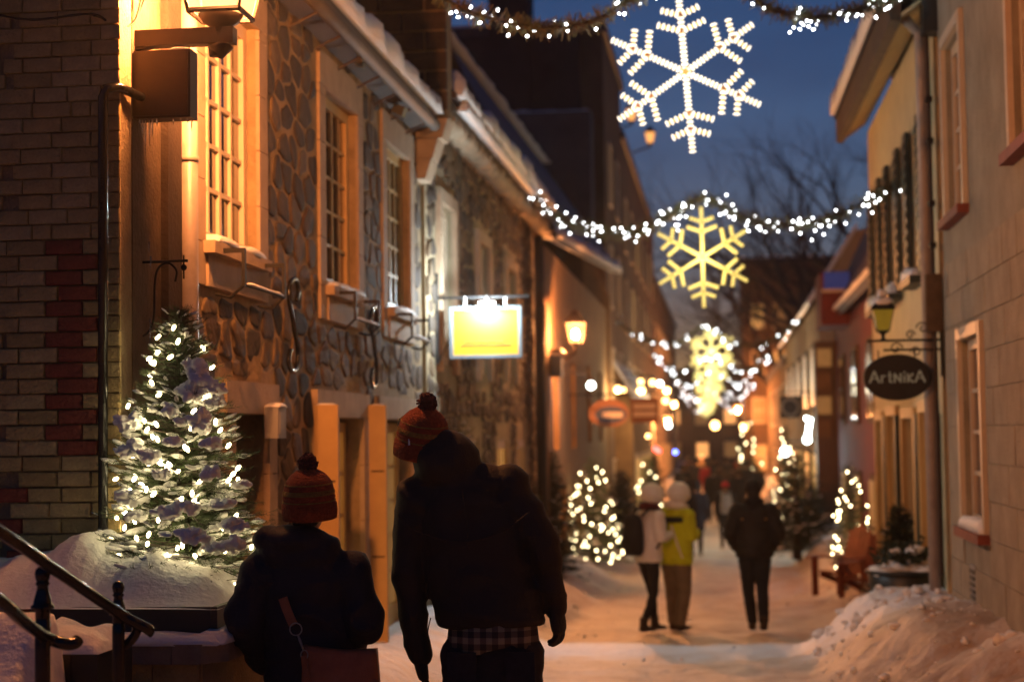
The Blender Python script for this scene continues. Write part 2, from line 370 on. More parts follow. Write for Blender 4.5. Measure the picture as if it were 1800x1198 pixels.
xs = [-60, -30, -12, -6, -4.5] + [-3.6+.09*i for i in range(0, 76)] + [3.6, 4.5, 6, 12, 30, 60]
mb = MB(); tr = []
for yy in ys:
    for xx in xs: mb.v.append(V((xx, yy, ground_h(xx, yy)))); tr.append(trample_and_glow(xx, yy))
nx = len(xs)
mb.f = [(j*nx+i, j*nx+i+1, (j+1)*nx+i+1, (j+1)*nx+i) for j in range(len(ys)-1) for i in range(nx-1)]
g = mb.build('ground', ground_mat(), smooth=True, kind='structure')
at = g.data.attributes.new('trampled_and_glow', 'FLOAT', 'POINT'); at.data.foreach_set('value', tr)
MB().box(-70, 70, -12, .98, -.3, .03).build('ground', M['snow'], kind='structure')

# broken lumps of ploughed snow on the banks
rnd = random.Random(77); q = MB()
for k in range(760):
    if k < 200: x = rnd.uniform(.8, 2.08); y = rnd.triangular(11.5, 18.2, 17.2)
    elif k < 500: x = rnd.choice((rnd.uniform(1.4, 2.3), rnd.uniform(-2.9, -2.1))); y = rnd.uniform(18, 45)
    else: x = rnd.uniform(-2, 2); y = rnd.uniform(12.5, 40)
    r_ = .01+.05*rnd.random()**4
    if k >= 500: r_ *= .5
    q.blob((x, y, ground_h(x, y)+r_*.25), (r_*rnd.uniform(.7, 1.5), r_*rnd.uniform(.7, 1.5), r_*rnd.uniform(.5, .9)), k, .6, seg=7, ring=5)
q.build('snow_lumps', M['snow'], smooth=True, kind='stuff')
# ------------------------------------------------------------------ wall helpers
def wbox(mb_, side, X, n0, n1, y0, y1, z0, z1):
    """box on a wall facing the street; n is the distance out of the wall"""
    if side == 'L': mb_.box(X+n0, X+n1, y0, y1, z0, z1)
    else: mb_.box(X-n0, X-n1, y0, y1, z0, z1)
    return mb_
def wall_holes(mb_, side, X, y0, y1, z0, z1, holes, th=.35):
    yy = sorted({y0, y1, *[h[0] for h in holes], *[h[1] for h in holes]}); zz = sorted({z0, z1, *[h[2] for h in holes], *[h[3] for h in holes]})
    yy = [v for v in yy if y0 <= v <= y1]; zz = [v for v in zz if z0 <= v <= z1]
    for i in range(len(yy)-1):
        run = None
        for j in range(len(zz)-1):
            cy, cz = (yy[i]+yy[i+1])/2, (zz[j]+zz[j+1])/2
            hole = any(h[0] < cy < h[1] and h[2] < cz < h[3] for h in holes)
            if not hole: run = (zz[j] if run is None else run[0], zz[j+1])
            if hole or j == len(zz)-2:
                if run: wbox(mb_, side, X, -th, 0, yy[i], yy[i+1], run[0], run[1])
                run = None
    return mb_
def window(root, side, X, y0, y1, z0, z1, nx_=2, nz_=4, rec=.16, fm='white_paint', gm='dark_glass', fw=.07, bar=.022, label=None, panes=True):
    f = MB(); d = .06
    for (a0, a1, c0, c1) in ((y0, y0+fw, z0, z1), (y1-fw, y1, z0, z1), (y0+fw, y1-fw, z0, z0+fw), (y0+fw, y1-fw, z1-fw, z1)):
        wbox(f, side, X, -rec-d, -rec+.01, a0, a1, c0, c1)
    iy0, iy1, iz0, iz1 = y0+fw, y1-fw, z0+fw, z1-fw
    for i in range(1, nx_):
        yy_ = lerp(iy0, iy1, i/nx_); bw = bar*(1.6 if nx_ % 2 == 0 and i == nx_//2 else 1)
        wbox(f, side, X, -rec-.04, -rec, yy_-bw, yy_+bw, iz0, iz1)
    for j in range(1, nz_):
        zz_ = lerp(iz0, iz1, j/nz_); wbox(f, side, X, -rec-.037, -rec-.003, iy0, iy1, zz_-bar*.8, zz_+bar*.8)
    fo = f.build('window', M[fm], root, label=label)
    if panes:
        for i in range(nx_):
            for j in range(nz_):
                p = MB(); wbox(p, side, X, -rec-.03, -rec-.022, lerp(iy0, iy1, i/nx_)+.005, lerp(iy0, iy1, (i+1)/nx_)-.005, lerp(iz0, iz1, j/nz_)+.005, lerp(iz0, iz1, (j+1)/nz_)-.005)
                p.build('pane', M[gm], fo)
    else:
        p = MB(); wbox(p, side, X, -rec-.03, -rec-.022, iy0, iy1, iz0, iz1); p.build('pane', M[gm], fo)
    return fo
def snow_strip(mb_, pts, wid, h, seed=0):
    """lumpy ridge of snow along pts; wid = horizontal half width vector"""
    wid = V(wid); rs = []
    pts = [V(p) for p in pts]
    for i, p in enumerate(pts):
        k = noise.noise(p*1.7+V((seed, 0, 0))); k2 = noise.noise(p*5+V((seed, 3, 0)))
        hh = h*(1+.6*k+.25*k2)*(0.15 if i in (0, len(pts)-1) else 1); ww = wid*(1+.25*k2)
        rs.append([p-ww, p+ww, p+ww*.95+V((0, 0, hh*.6)), p+ww*.5+V((0, 0, hh*.95)), p-ww*.4+V((0, 0, hh)), p-ww*.95+V((0, 0, hh*.6))])
    return mb_.rings(rs)
def line(p, q, n): p = V(p); q = V(q); return [p.lerp(q, i/n) for i in range(n+1)]

def clip(poly, nx_, ny_, c):
    out = []
    for i in range(len(poly)):
        p, q = poly[i], poly[(i+1) % len(poly)]; dp = nx_*p[0]+ny_*p[1]-c; dq = nx_*q[0]+ny_*q[1]-c
        if dp <= 0: out.append(p)
        if dp*dq < 0: t = dp/(dp-dq); out.append((p[0]+(q[0]-p[0])*t, p[1]+(q[1]-p[1])*t))
    return out
def rubble(root, side, X, y0, y1, z0, z1, avoid, su, sv, out=.035, seed=1, stuff=False, mats=5, gap=.03, name='stone'):
    rnd = random.Random(seed); seeds = []
    nr = int((z1-z0)/sv)
    for j in range(nr+1):
        off = rnd.random()*su; k = y0+off-su
        while k < y1+su:
            s_ = (k+rnd.uniform(-.3, .3)*su, z0+(j+.5+rnd.uniform(-.33, .33))*sv); seeds.append(s_); k += su*rnd.uniform(.7, 1.35)
    acc = [MB() for _ in range(mats)]; cnt = 0
    for a_, s_ in enumerate(seeds):
        if not (y0 < s_[0] < y1 and z0 < s_[1] < z1): continue
        if any(h[0] < s_[0] < h[1] and h[2] < s_[1] < h[3] for h in avoid): continue
        poly = [(s_[0]-su*1.3, s_[1]-sv*1.3), (s_[0]+su*1.3, s_[1]-sv*1.3), (s_[0]+su*1.3, s_[1]+sv*1.3), (s_[0]-su*1.3, s_[1]+sv*1.3)]
        for b_, t_ in enumerate(seeds):
            if b_ == a_ or abs(t_[0]-s_[0]) > 2.7*su or abs(t_[1]-s_[1]) > 2.7*sv: continue
            ky, kz = (t_[0]-s_[0])/su/su, (t_[1]-s_[1])/sv/sv
            c = ky*(s_[0]+t_[0])/2+kz*(s_[1]+t_[1])/2; poly = clip(poly, ky, kz, c)
            if len(poly) < 3: break
        for q in [(1, 0, y1-.01), (-1, 0, -y0-.01), (0, 1, z1-.01), (0, -1, -z0-.01)]: poly = clip(poly, *q)
        for h in avoid:
            if len(poly) < 3: break
            if min(p[0] for p in poly) < h[1] and max(p[0] for p in poly) > h[0] and min(p[1] for p in poly) < h[3] and max(p[1] for p in poly) > h[2]:
                ds = [(h[0]-s_[0])/su, (s_[0]-h[1])/su, (h[2]-s_[1])/sv, (s_[1]-h[3])/sv]; m_ = ds.index(max(ds))
                poly = clip(poly, *[(1, 0, h[0]), (-1, 0, -h[1]), (0, 1, h[2]), (0, -1, -h[3])][m_])
        if len(poly) < 3: continue
        cy = sum(p[0] for p in poly)/len(poly); cz = sum(p[1] for p in poly)/len(poly)
        # round the outline: chaikin then shrink for the joint
        for k_ in ((.86,) if stuff else (.84, .8)):
            poly = [r_ for p, q in zip(poly, poly[1:]+poly[:1]) for r_ in ((p[0]*k_+q[0]*(1-k_), p[1]*k_+q[1]*(1-k_)), (p[0]*(1-k_)+q[0]*k_, p[1]*(1-k_)+q[1]*k_))]
        ext = max(max(abs(p[0]-cy) for p in poly)*.6, .05); exz = max(max(abs(p[1]-cz) for p in poly), .05)
        if ext < .06 or exz < .04: continue
        rings = []; o_ = out*rnd.uniform(.5, 1.5); tilt = rnd.uniform(-.1, .1)
        for sc_, n_ in ((1, -.02), (1, o_*.55), (.93, o_*.95), (.6, o_*1.05)):
            rg = []
            for k_, p in enumerate(poly):
                ky = cy+(p[0]-cy)*(1-gap/ext*.9)*sc_; kz = cz+(p[1]-cz)*(1-gap/exz*.7)*sc_
                w_ = .045*noise.noise(V((ky*6, kz*6, seed)))*(1 if sc_ > .7 else .3)
                nn = n_+(tilt*.3*(kz-cz)+w_*.12 if n_ > 0 else 0); rg.append(V((X+nn if side == 'L' else X-nn, ky+w_, kz-w_)))
            if side == 'L': rg = rg[::1]
            rings.append(rg)
        cnt += 1; mi = rnd.randrange(mats)
        if stuff: acc[mi].rings(rings)
        else:
            m_ = MB().rings(rings); c_ = V((X, cy, cz)); o = link(name, m_.mesh(name, c_, True), M['stone%d' % mi], root); o.location = c_-ORG[root.name]
    if stuff:
        for i, m_ in enumerate(acc):
            if m_.v: m_.build('stonework', M['stone%d' % i], root, smooth=True, kind='stuff')
    return cnt

# ------------------------------------------------------------------ A: near painted brick building on the left
Ya = 8.0
bA = thing('brick_building', (-3.6, Ya, 0), 'near building of painted yellow brick with patches of bare red brick, at the left edge', 'building')
MB().box(-6.5, -2.915, Ya+.02, Ya+.2, 0, 5.2).build('wall', M['mortar'], bA)
course = .0755; rnd = random.Random(5)
bm_cache = {}
def brick_mesh(wd, k):
    key = (round(wd, 3), k)
    if key not in bm_cache:
        m_ = MB(); h = course/2-.0035; d = .022; e = .004
        jit = [rnd.uniform(-.0025, .0025) for _ in range(8)]
        m_.hexa([(-wd+jit[0], 0, -h), (wd+jit[1], 0, -h), (wd, d, -h), (-wd, d, -h)], [(-wd+jit[2], 0, h+jit[3]), (wd+jit[4], 0, h+jit[5]), (wd, d, h), (-wd, d, h)])
        m_.hexa([(-wd+e, -.004, -h+e), (wd-e, -.004, -h+e), (wd-e, 0, -h+e), (-wd+e, 0, -h+e)], [(-wd+e, -.004, h-e), (wd-e, -.004, h-e), (wd-e, 0, h-e), (-wd+e, 0, h-e)])
        bm_cache[key] = m_.mesh('brick')
    return bm_cache[key]
reds = {}
zr0 = P(80, 805, Ya).z; zr1 = P(80, 418, Ya).z
row = 0; z = .35; nb = 0
while z < 4.05:
    zc = z+course/2; red = zr0 < zc < zr1
    x = -2.90; lens = []
    first = .0995 if row % 2 else .15
    xx = x; i = 0
    while xx > -3.42:
        L_ = (first if i == 0 else rnd.choice([.2, .2, .2, .1, .17, .21]))
        if red: L_ = [(.118, .2, .2, .2), (.118+.075, .19, .2, .2)][row % 2][min(i, 3)]
        a0 = xx-L_
        cx = (xx+a0)/2; isred = red and (-3.28 < cx < -3.02)
        if zc < P(80, 860, Ya).z and i == 3: isred = True
        key = 'red_brick' if isred else rnd.choice(['beige_brick', 'beige_brick', 'beige_brick_b', 'beige_brick_c'])
        me = brick_mesh(L_/2-.0035, (key, nb % 4))
        if not me.materials: me.materials.append(M[key])
        inst('brick', me, (cx, Ya-rnd.uniform(0, .004), zc), bA); nb += 1
        xx = a0; i += 1
    z += course; row += 1
m_ = MB()                                         # beyond the frame edge and above the picture: joined courses
z = .35
while z < 5.1:
    if z < 4.05-.01: x0 = -3.44
    else: x0 = -2.91
    x = x0-rnd.uniform(0, .1)
    while x > -4.6: m_.box(x-.19, x, Ya, Ya+.022, z+.005, z+course-.005); x -= .2
    z += course
m_.build('brickwork', M['beige_brick'], bA, kind='stuff')
# ------------------------------------------------------------------ B: rubble stone building with tall windows
XB = -2.95; YB0, YB1 = 8.22, 16.7; eB = 4.78
bB = thing('stone_building', (-3.2, 12.4, -.3), 'rubble stone building with three tall multi-pane upstairs windows and ochre doors', 'building')
W = [(9.49, 10.64), (12.52, 13.66), (14.9, 16.03)]; wz = (2.92, 4.42)
D = [(10.02, 10.78, -.6, 1.93), (12.3, 13.72, -.8, 1.93), (14.55, 16.05, -.9, 1.93)]
holes = [(*q, *wz) for q in W]+D
wl = MB(); wall_holes(wl, 'L', XB, YB0, YB1, -.9, 5.0, holes)
wl.box(-7, XB-.35, YB0, YB0+.1, -.9, 5); wl.box(-7, XB-.35, YB1-.1, YB1, -.9, 6.8)
wl.build('wall', M['rubble_mortar'], bB)
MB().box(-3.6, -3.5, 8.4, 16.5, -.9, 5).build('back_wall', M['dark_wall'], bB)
sur = []
def cut(name, *bx_, m='cut_stone', root=bB, side='L', X=XB):
    q = MB(); wbox(q, side, X, *bx_); return q.build(name, M[m], root)
for (a0, a1) in W:
    # quoined jambs: separate blocks
    z = 2.66
    k = 0
    while z < 4.42:
        h = .36 if z > 2.9 else .25
        h = min(h, 4.42-z)
        for (j0, j1) in ((a0-.2, a0-.001), (a1+.001, a1+.2)):
            cut('jamb_stone', -.02, .022+.003*(k % 2), j0, j1, z+.003, z+h-.003); k += 1
        z += h
    cut('lintel_stone', -.02, .026, a0-.2, a1+.2, 4.422, 4.68)
    cut('apron_stone', -.02, .035, a0+.002, a1-.002, 2.66, 2.845)
    cut('sill', -.055, .09, a0-.05, a1+.05, 2.847, 2.918)
    sur.append((a0-.22, a1+.22, 2.62, 4.72))
    mi = W.index((a0, a1))
    window(bB, 'L', XB, a0+.01, a1-.01, wz[0], wz[1], 4 if mi else 4, 5, .065, 'yellow_paint' if mi else 'white_paint', 'dark_glass', .085, .016)
    s_ = MB(); snow_strip(s_, line((XB+.02, a0+.02, 2.915), (XB+.02, a1-.02, 2.915), 14), (.07, 0, 0), .055, a0).build('sill_snow', M['snow'], bB, smooth=True)
for (a0, a1, c0, c1) in D:
    cut('lintel_stone', -.02, .05, a0-.22, a1+.22, 1.935, 2.13)
    for j, (j0, j1) in enumerate(((a0-.2, a0-.001), (a1+.001, a1+.2))):
        z = -.7
        while z < 1.9: cut('jamb_stone', -.02, .04, j0, j1, z+.003, min(z+.45, 1.93)-.003); z += .45
    sur.append((a0-.22, a1+.22, c0, 2.15))
# iron/timber band and pipes by the corner are avoided too
sur.append((8.0, 9.2, -1, 5.2))
n_st = rubble(bB, 'L', XB, 9.15, 16.68, .25, 4.78, sur, .32, .2, seed=4, gap=.024, out=.01)
assert n_st <= 300, n_st
# weathered timber cladding next to the corner
yy_ = 8.24
for k, (a0, a1, mm, th) in enumerate([(8.23, 8.46, 'wood_mid', .03), (8.465, 8.69, 'wood_mid', .022), (8.70, 8.93, 'wood_dark', .06)]):
    cut('board', 0.001, th, a0, a1, -.2, 4.75, m=mm)
cut('corner_stone', .001, .02, 9.1, 9.2, -.2, 4.75, m='cut_stone')
q = MB(); q.tube([(XB+.07, 9.02, -.3), (XB+.07, 9.02, 4.7)], .05, 14)
for z in (.9, 2.1, 3.3, 4.4): q.tube([(XB+.07, 9.02, z), (XB+.07, 9.02, z+.03)], .056, 14)
q.build('drainpipe', M['pipe_white'], bB, smooth=True)
# doors
def door(root, side, X, y0, y1, z0, z1, fm, gm, rec=.2, nx_=2, nz_=5, split=.62):
    f = MB(); wbox(f, side, X, -rec-.06, -rec, y0, y1, z0, z0+(z1-z0)*(1-split))
    d = f.build('door', M[fm], root)
    wn = window(root, side, X, y0, y1, z0+(z1-z0)*(1-split)+.003, z1, nx_, nz_, rec, fm, gm, .08, .02)
    k = MB(); wbox(k, side, X, -rec, -rec+.05, y0+.06, y0+.09, z0+1.0, z0+1.12); k.build('handle', M['iron'], d)
    return d
MB().box(XB-.3, XB-.25, 10.03, 10.77, -.6, 1.92).build('window', M['dark_glass'], bB)
door(bB, 'L', XB, 12.72, 13.7, -.55, 1.9, 'yellow_paint', 'lit_glass', .12, 2, 5, .75)
door(bB, 'L', XB, 14.6, 16.0, -.6, 1.9, 'yellow_paint', 'lit_dim', .12, 3, 5, .7)
cut('door_post', -.1, .03, 12.32, 12.7, -.5, 1.9, m='yellow_paint')
# opened shutters facing the camera
for (px, Yk, wd, z1) in ((527, 11.95, .175, None), (630, 13.85, .145, None)):
    p0 = P(px, 712, Yk); x0 = XB+.05
    sh = MB(); sh.box(x0, x0+wd, Yk, Yk+.05, -.45, p0.z); so = sh.build('shutter', M['yellow_paint'], bB, label='ochre wooden shutter folded out from the doorway')
    m_ = MB()
    for z in (p0.z-.55, p0.z-1.25): m_.box(x0+.02, x0+wd-.02, Yk-.004, Yk, z, z+.012)
    m_.build('groove', M['wood_dark'], so)
    s_ = MB(); snow_strip(s_, line((x0+.01, Yk+.025, p0.z-.002), (x0+wd-.01, Yk+.025, p0.z-.002), 5), (0, .022, 0), .012).build('shutter_snow', M['snow'], so, smooth=True)
# eave, gutter, snow
g_ = MB(); g_.hexa([(XB, 8.2, 4.74), (XB+.16, 8.2, 4.78), (XB+.16, 16.4, 4.80), (XB, 16.4, 4.76)], [(XB, 8.2, 4.79), (XB+.16, 8.2, 4.84), (XB+.16, 16.4, 4.86), (XB, 16.4, 4.8)])
g_.build('soffit', M['wood_dark'], bB)
g_ = MB(); g_.tube([(XB+.21, 8.2, 4.79), (XB+.21, 16.35, 4.81)], .055, 10); g_.build('gutter', M['old_gutter'], bB, smooth=True)
for k in range(11):
    g_ = MB(); yk = 8.6+.72*k; g_.tube([(XB+.02, yk, 4.64), (XB+.12, yk, 4.69), (XB+.21, yk, 4.73)], .01, 6)
    g_.build('gutter_bracket', M['wood_dark'], bB)
g_ = MB(); g_.hexa([(XB-3.4, 8.2, 9.2), (XB+.2, 8.2, 4.86), (XB+.2, 16.5, 4.88), (XB-3.4, 16.5, 9.2)], [(XB-3.4, 8.2, 9.35), (XB+.22, 8.2, 4.93), (XB+.22, 16.5, 4.95), (XB-3.4, 16.5, 9.35)])
g_.build('roof', M['slate'], bB)
s_ = MB(); snow_strip(s_, line((XB+.12, 8.3, 4.91), (XB+.12, 16.4, 4.93), 60), (.17, 0, 0), .2, 3).build('roof_snow', M['snow'], bB, smooth=True)
# party firewall of dark blocks between B and C
fw = MB(); fw.box(-4.2, -2.66, 16.5, 17.0, 4.95, 7.2); fwo = fw.build('firewall', M['rubble_mortar'], bB)
z = 4.98; k = 0
while z < 7.1:
    h = .2; x = -2.64+(.0 if k % 2 else -.05)
    xx = -2.65
    off = .2 if k % 2 else .42
    first = True
    while xx > -4.0:
        L_ = off if first else .45
        MB().box(xx-L_+.012, xx-.012+(.03 if first else 0), 16.47-.012*(k % 2), 16.52, z+.012, z+h-.012).build('block', M['stone%d' % (k % 2)], fwo); xx -= L_; first = False
    k += 1; z += h
for k, (xa, za, r_) in enumerate([(-2.74, 4.80, .12), (-2.84, 4.60, .12), (-2.91, 4.40, .12)]):
    MB().hexa([(xa-.2, 16.44, za-r_*.8), (xa+r_*.5, 16.44, za-r_*.8), (xa+r_*.5, 16.8, za-r_*.8), (xa-.2, 16.8, za-r_*.8)], [(xa-.2, 16.43, za+r_*.8), (xa+r_, 16.43, za+r_*.8), (xa+r_, 16.81, za+r_*.8), (xa-.2, 16.81, za+r_*.8)]).build('corbel', M['cut_stone'], bB)
# ------------------------------------------------------------------ C: plastered stone building with long eave
XC = -2.95; YC0, YC1 = 16.95, 27.0
bC = thing('plastered_building', (-3.2, 22, -.8), 'mottled plaster over stone building with snow on its sagging eave, behind the yellow hanging sign', 'building')
wins = [(17.75, 18.65, 2.55, 4.25), (20.6, 21.5, 2.55, 4.15), (23.3, 24.3, 2.6, 4.1)]
gnd = [(19.3, 20.6, -.6, 1.75), (22.3, 23.4, -.7, 1.7), (24.6, 25.6, -.7, 1.7)]
q = MB(); wall_holes(q, 'L', XC, YC0, YC1, -1.5, 5.15, wins+gnd); q.box(-7, XC-.35, YC1-.1, YC1, -1.5, 6.5); q.build('wall', M['old_stucco'], bC)
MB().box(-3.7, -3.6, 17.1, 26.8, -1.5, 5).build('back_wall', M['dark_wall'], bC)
rubble(bC, 'L', XC, YC0, YC1, -1, 5.1, [(a0-.2, a1+.2, c0-.2, c1+.25) for (a0, a1, c0, c1) in wins+gnd]+[], .3, .2, out=.02, seed=9, stuff=True)
for i, h in enumerate(wins):
    window(bC, 'L', XC, *h, 2, 4, .05, 'white_paint', 'lit_dim' if i < 2 else 'dark_glass', .08, .025)
    q = MB(); wbox(q, 'L', XC, -.02, .06, h[0]-.16, h[0]-.002, h[2]-.1, h[3]+.14); wbox(q, 'L', XC, -.02, .06, h[1]+.002, h[1]+.16, h[2]-.1, h[3]+.14); wbox(q, 'L', XC, -.02, .063, h[0], h[1], h[3]+.002, h[3]+.14); q.build('surround', M['cut_stone'], bC)
for i, h in enumerate(gnd): window(bC, 'L', XC, *h, 3, 3, .03, 'yellow_paint', 'lit_glass' if i < 2 else 'lit_dim', .1, .03)
q = MB(); q.hexa([(XC, 16.9, 4.98), (XC+.3, 16.9, 5.04), (XC+.3, 27, 5.1), (XC, 27, 5.02)], [(XC, 16.9, 5.1), (XC+.3, 16.9, 5.16), (XC+.3, 27, 5.22), (XC, 27, 5.14)]); q.build('soffit', M['wood_mid'], bC)
s_ = MB()
for k in range(27):                                # corbelled courses of the eave
    yk = 16.95+k*.372; s_.blob((XC+.2, yk+.18, 4.99), (.13, .17, .085), k, .3, seg=8, ring=6)
s_.build('eave_corbels', M['cut_stone'], bC, smooth=True)
q = MB(); q.hexa([(XC-3.5, 16.95, 8.9), (XC+.34, 16.95, 5.17), (XC+.34, 27, 5.23), (XC-3.5, 27, 8.9)], [(XC-3.5, 16.95, 9.0), (XC+.34, 16.95, 5.25), (XC+.34, 27, 5.31), (XC-3.5, 27, 9.0)]); q.build('roof', M['slate'], bC)
s_ = MB(); snow_strip(s_, line((XC+.22, 17, 5.22), (XC+.22, 26.9, 5.28), 70), (.19, 0, 0), .26, 5)
snow_strip(s_, line((XC+.36, 17.2, 5.1), (XC+.36, 25, 5.15), 50), (.05, 0, 0), .18, 8); s_.build('roof_snow', M['snow'], bC, smooth=True)
q = MB(); q.tube([(XC+.12, 26.7, -1.2), (XC+.12, 26.7, 4.9)], .08, 10); q.tube([(XC+.12, 26.7, 4.9), (XC+.33, 26.7, 5.1)], .08, 10); q.build('drainpipe', M['iron'], bC, smooth=True)
# ------------------------------------------------------------------ D: ochre building with steep roof, lantern on its wall
XD = -2.95; YD0, YD1 = 27.05, 44.5
bD = thing('ochre_building', (-3.2, 35, -1), 'ochre plastered building with a very steep dark snowy roof, lit by the orange wall lantern', 'building')
wD = [(29.9, 31.0, 1.5, 3.2), (33.5, 34.6, 1.5, 3.2), (37.5, 38.7, 1.6, 3.3), (41, 42.2, 1.6, 3.3), (30.8, 32.1, -1.1, .85), (34.5, 36, -1.1, .85), (38.5, 40, -1.1, .9)]
q = MB(); wall_holes(q, 'L', XD, YD0, YD1, -1.6, 5.0, wD)
q.prism([(XD-.35, YD0, 4.9), (XD+.1, YD0, 4.9), (-4.3, YD0, 8.2), (-6, YD0, 8.2), (-6, YD0, 4.9)], (0, .2, 0))
q.prism([(XD-.35, YD1-.2, -1), (XD, YD1-.2, -1), (XD+.1, YD1-.2, 5.3), (-4.3, YD1-.2, 8.6), (-6, YD1-.2, 8.6), (-6, YD1-.2, -1)], (0, .2, 0)); q.build('wall', M['orange_plaster'], bD)
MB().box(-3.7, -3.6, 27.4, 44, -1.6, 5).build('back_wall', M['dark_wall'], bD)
for i, h in enumerate(wD): window(bD, 'L', XD, *h, 2, 3, .12, 'white_paint', 'lit_glass' if i in (4, 5, 6) else 'dark_glass', .1, .03)
q = MB(); wbox(q, 'L', XD, .001, .12, 27.7, 28.3, -1.5, 3.9); q.build('pilaster', M['orange_plaster'], bD)
q = MB(); q.hexa([(-4.35, 26.95, 8.2), (-2.6, 26.95, 4.85), (-2.6, 44.6, 5.9), (-4.35, 44.6, 8.6)], [(-4.45, 26.95, 8.35), (-2.55, 26.95, 4.95), (-2.55, 44.6, 6.0), (-4.45, 44.6, 8.75)]); q.build('roof', M['slate'], bD)
s_ = MB(); snow_strip(s_, line((-2.66, 27, 4.92), (-2.66, 44.5, 5.97), 60), (.13, 0, 0), .22, 2); snow_strip(s_, line((-4.4, 27, 8.33), (-4.4, 44.5, 8.73), 40), (.16, 0, 0), .08, 4)
s_.build('roof_snow', M['snow'], bD, smooth=True)
# ------------------------------------------------------------------ further left
def far_building(name, label, x0, x1, y0, y1, z1, wm, wins, zb=-1.6, faces='S', gm='lit_dim', roofm='slate', parapet=.25, cat='building', extra=None):
    """plain masonry block; wins: list of (face, a, b, z0, z1, glass); face 'E' = street side wall plane x1 (or x0 for the right side), 'S' = wall facing the camera"""
    b = thing(name, ((x0+x1)/2, (y0+y1)/2, -1), label, cat)
    MB().box(x0, x1, y0, y1, zb, z1).build('wall', M[wm], b)
    r_ = MB(); r_.box(x0-.12, x1+.12, y0-.12, y1+.12, z1+.002, z1+parapet); r_.build('cornice', M[roofm], b)
    s_ = MB(); s_.box(x0-.06, x1+.06, y0-.06, y1+.06, z1+parapet+.002, z1+parapet+.09); s_.build('roof_snow', M['snow'], b)
    for (fc, a0, a1, c0, c1, gl) in wins:
        f = MB(); p = MB(); t = .07
        def bx(mm, a_, b_, c_, d_, n0, n1):
            if fc == 'S': mm.box(a_, b_, y0-n1, y0-n0, c_, d_)
            elif fc == 'E': mm.box(x1+n0, x1+n1, a_, b_, c_, d_)
            else: mm.box(x0-n1, x0-n0, a_, b_, c_, d_)
        bx(f, a0, a0+t, c0, c1, -.02, .05); bx(f, a1-t, a1, c0, c1, -.02, .05); bx(f, a0+t, a1-t, c0, c0+t, -.02, .05); bx(f, a0+t, a1-t, c1-t, c1, -.02, .05)
        mz = (c0+c1)/2; my = (a0+a1)/2; bx(f, a0+t, a1-t, mz-.025, mz+.025, -.02, .03); bx(f, my-.025, my+.025, c0+t, mz-.026, -.02, .03); bx(f, my-.025, my+.025, mz+.026, c1-t, -.02, .03)
        fo = f.build('window', M['white_paint'], b); bx(p, a0+t, a1-t, c0+t, c1-t, .002, .012); p.build('pane', M[gl], fo)
    return b
# G: tall dark block, gable side to the camera
x_l = P(800, 100, 44.6).x; zG = P(950, 62, 44.6).z
wG = [('E', y_, y_+1.2, z_, z_+1.7, 'dark_glass' if (i+j) % 3 else 'lit_dim') for i, y_ in enumerate((46, 49.2)) for j, z_ in enumerate((-.6, 2.4, 5.2, 8))]
bG = far_building('tall_stone_building', 'tall dark flat-topped building with a chimney rising over the left roofs', x_l-6, -2.95, 44.6, 52.4, zG, 'brown_wall', wG)
MB().box(x_l-6.1, -3.55, 44.3, 44.58, -1.5, zG-.05).build('gable_wall', M['dark_wall'], bG)
p_ = P(860, 0, 44.5); p2 = P(930, 0, 44.5)
MB().box(p_.x, p2.x, 44.2, 45.6, zG-5, zG+3).build('chimney', M['dark_wall'], bG)
zl = P(1000, 205, 43.9).z
MB().box(P(925, 205, 43.8).x-1, -3.2, 43.2, 44.28, zl-3, zl).build('lean_to_roof', M['slate'], bG)
s_ = MB(); snow_strip(s_, line((P(925, 205, 43.8).x-1, 43.6, zl), (-3.2, 43.6, zl), 20), (0, .35, 0), .1, 1).build('roof_snow', M['snow'], bG, smooth=True)
wH = [('E', 53.5+3.4*i, 54.7+3.4*i, z_, z_+1.7, ('lit_dim', 'dark_glass', 'lit_glass')[(i+2*j) % 3]) for i in range(7) for j, z_ in enumerate((-.5, 2.3, 4.9, 7.5))]
bH = far_building('brown_building', 'tall brown building beyond the dark block with a lit lamp high on its corner', -10, -2.95, 52.45, 77, P(1131, 245, 52.5).z, 'brown_wall', wH)
bH2 = far_building('brown_building', 'lower dark brown building far down the left side, ending beside the sky gap', -10, -2.95, 77.05, 112, P(1160, 530, 88).z, 'brown_wall',
    [('E', 78.5+4*i, 79.8+4*i, z_, z_+1.6, ('lit_glass', 'lit_dim', 'dark_glass')[(i+j) % 3]) for i in range(6) for j, z_ in enumerate((-.4, 2.5, 5.2))])
# a smaller gabled house in front of H (the pinkish snowy roof near the warm bulbs)
bN = thing('gabled_house', (-3, 52, -1), 'small snowy-roofed shop house on the left beside the cluster of warm bulbs', 'building')
MB().prism([(-3.6, 47, -1.5), (-2.45, 47, -1.5), (-2.45, 47, 2.6), (-3.3, 47, 4.4), (-3.6, 47, 4.4)], (0, 12, 0)).build('wall', M['orange_plaster'], bN)
MB().hexa([(-3.4, 46.8, 4.5), (-2.3, 46.8, 2.5), (-2.3, 59.2, 2.5), (-3.4, 59.2, 4.5)], [(-3.4, 46.8, 4.62), (-2.25, 46.8, 2.6), (-2.25, 59.2, 2.6), (-3.4, 59.2, 4.62)]).build('roof', M['snow_ice'], bN)
for k in range(3):
    f = MB(); f.box(-2.45, -2.42, 48+3.6*k, 50.4+3.6*k, -.9, 1.2); fo = f.build('window', M['white_paint'], bN); MB().box(-2.42, -2.41, 48.15+3.6*k, 50.25+3.6*k, -.75, 1.05).build('pane', M['lit_glass'], fo)
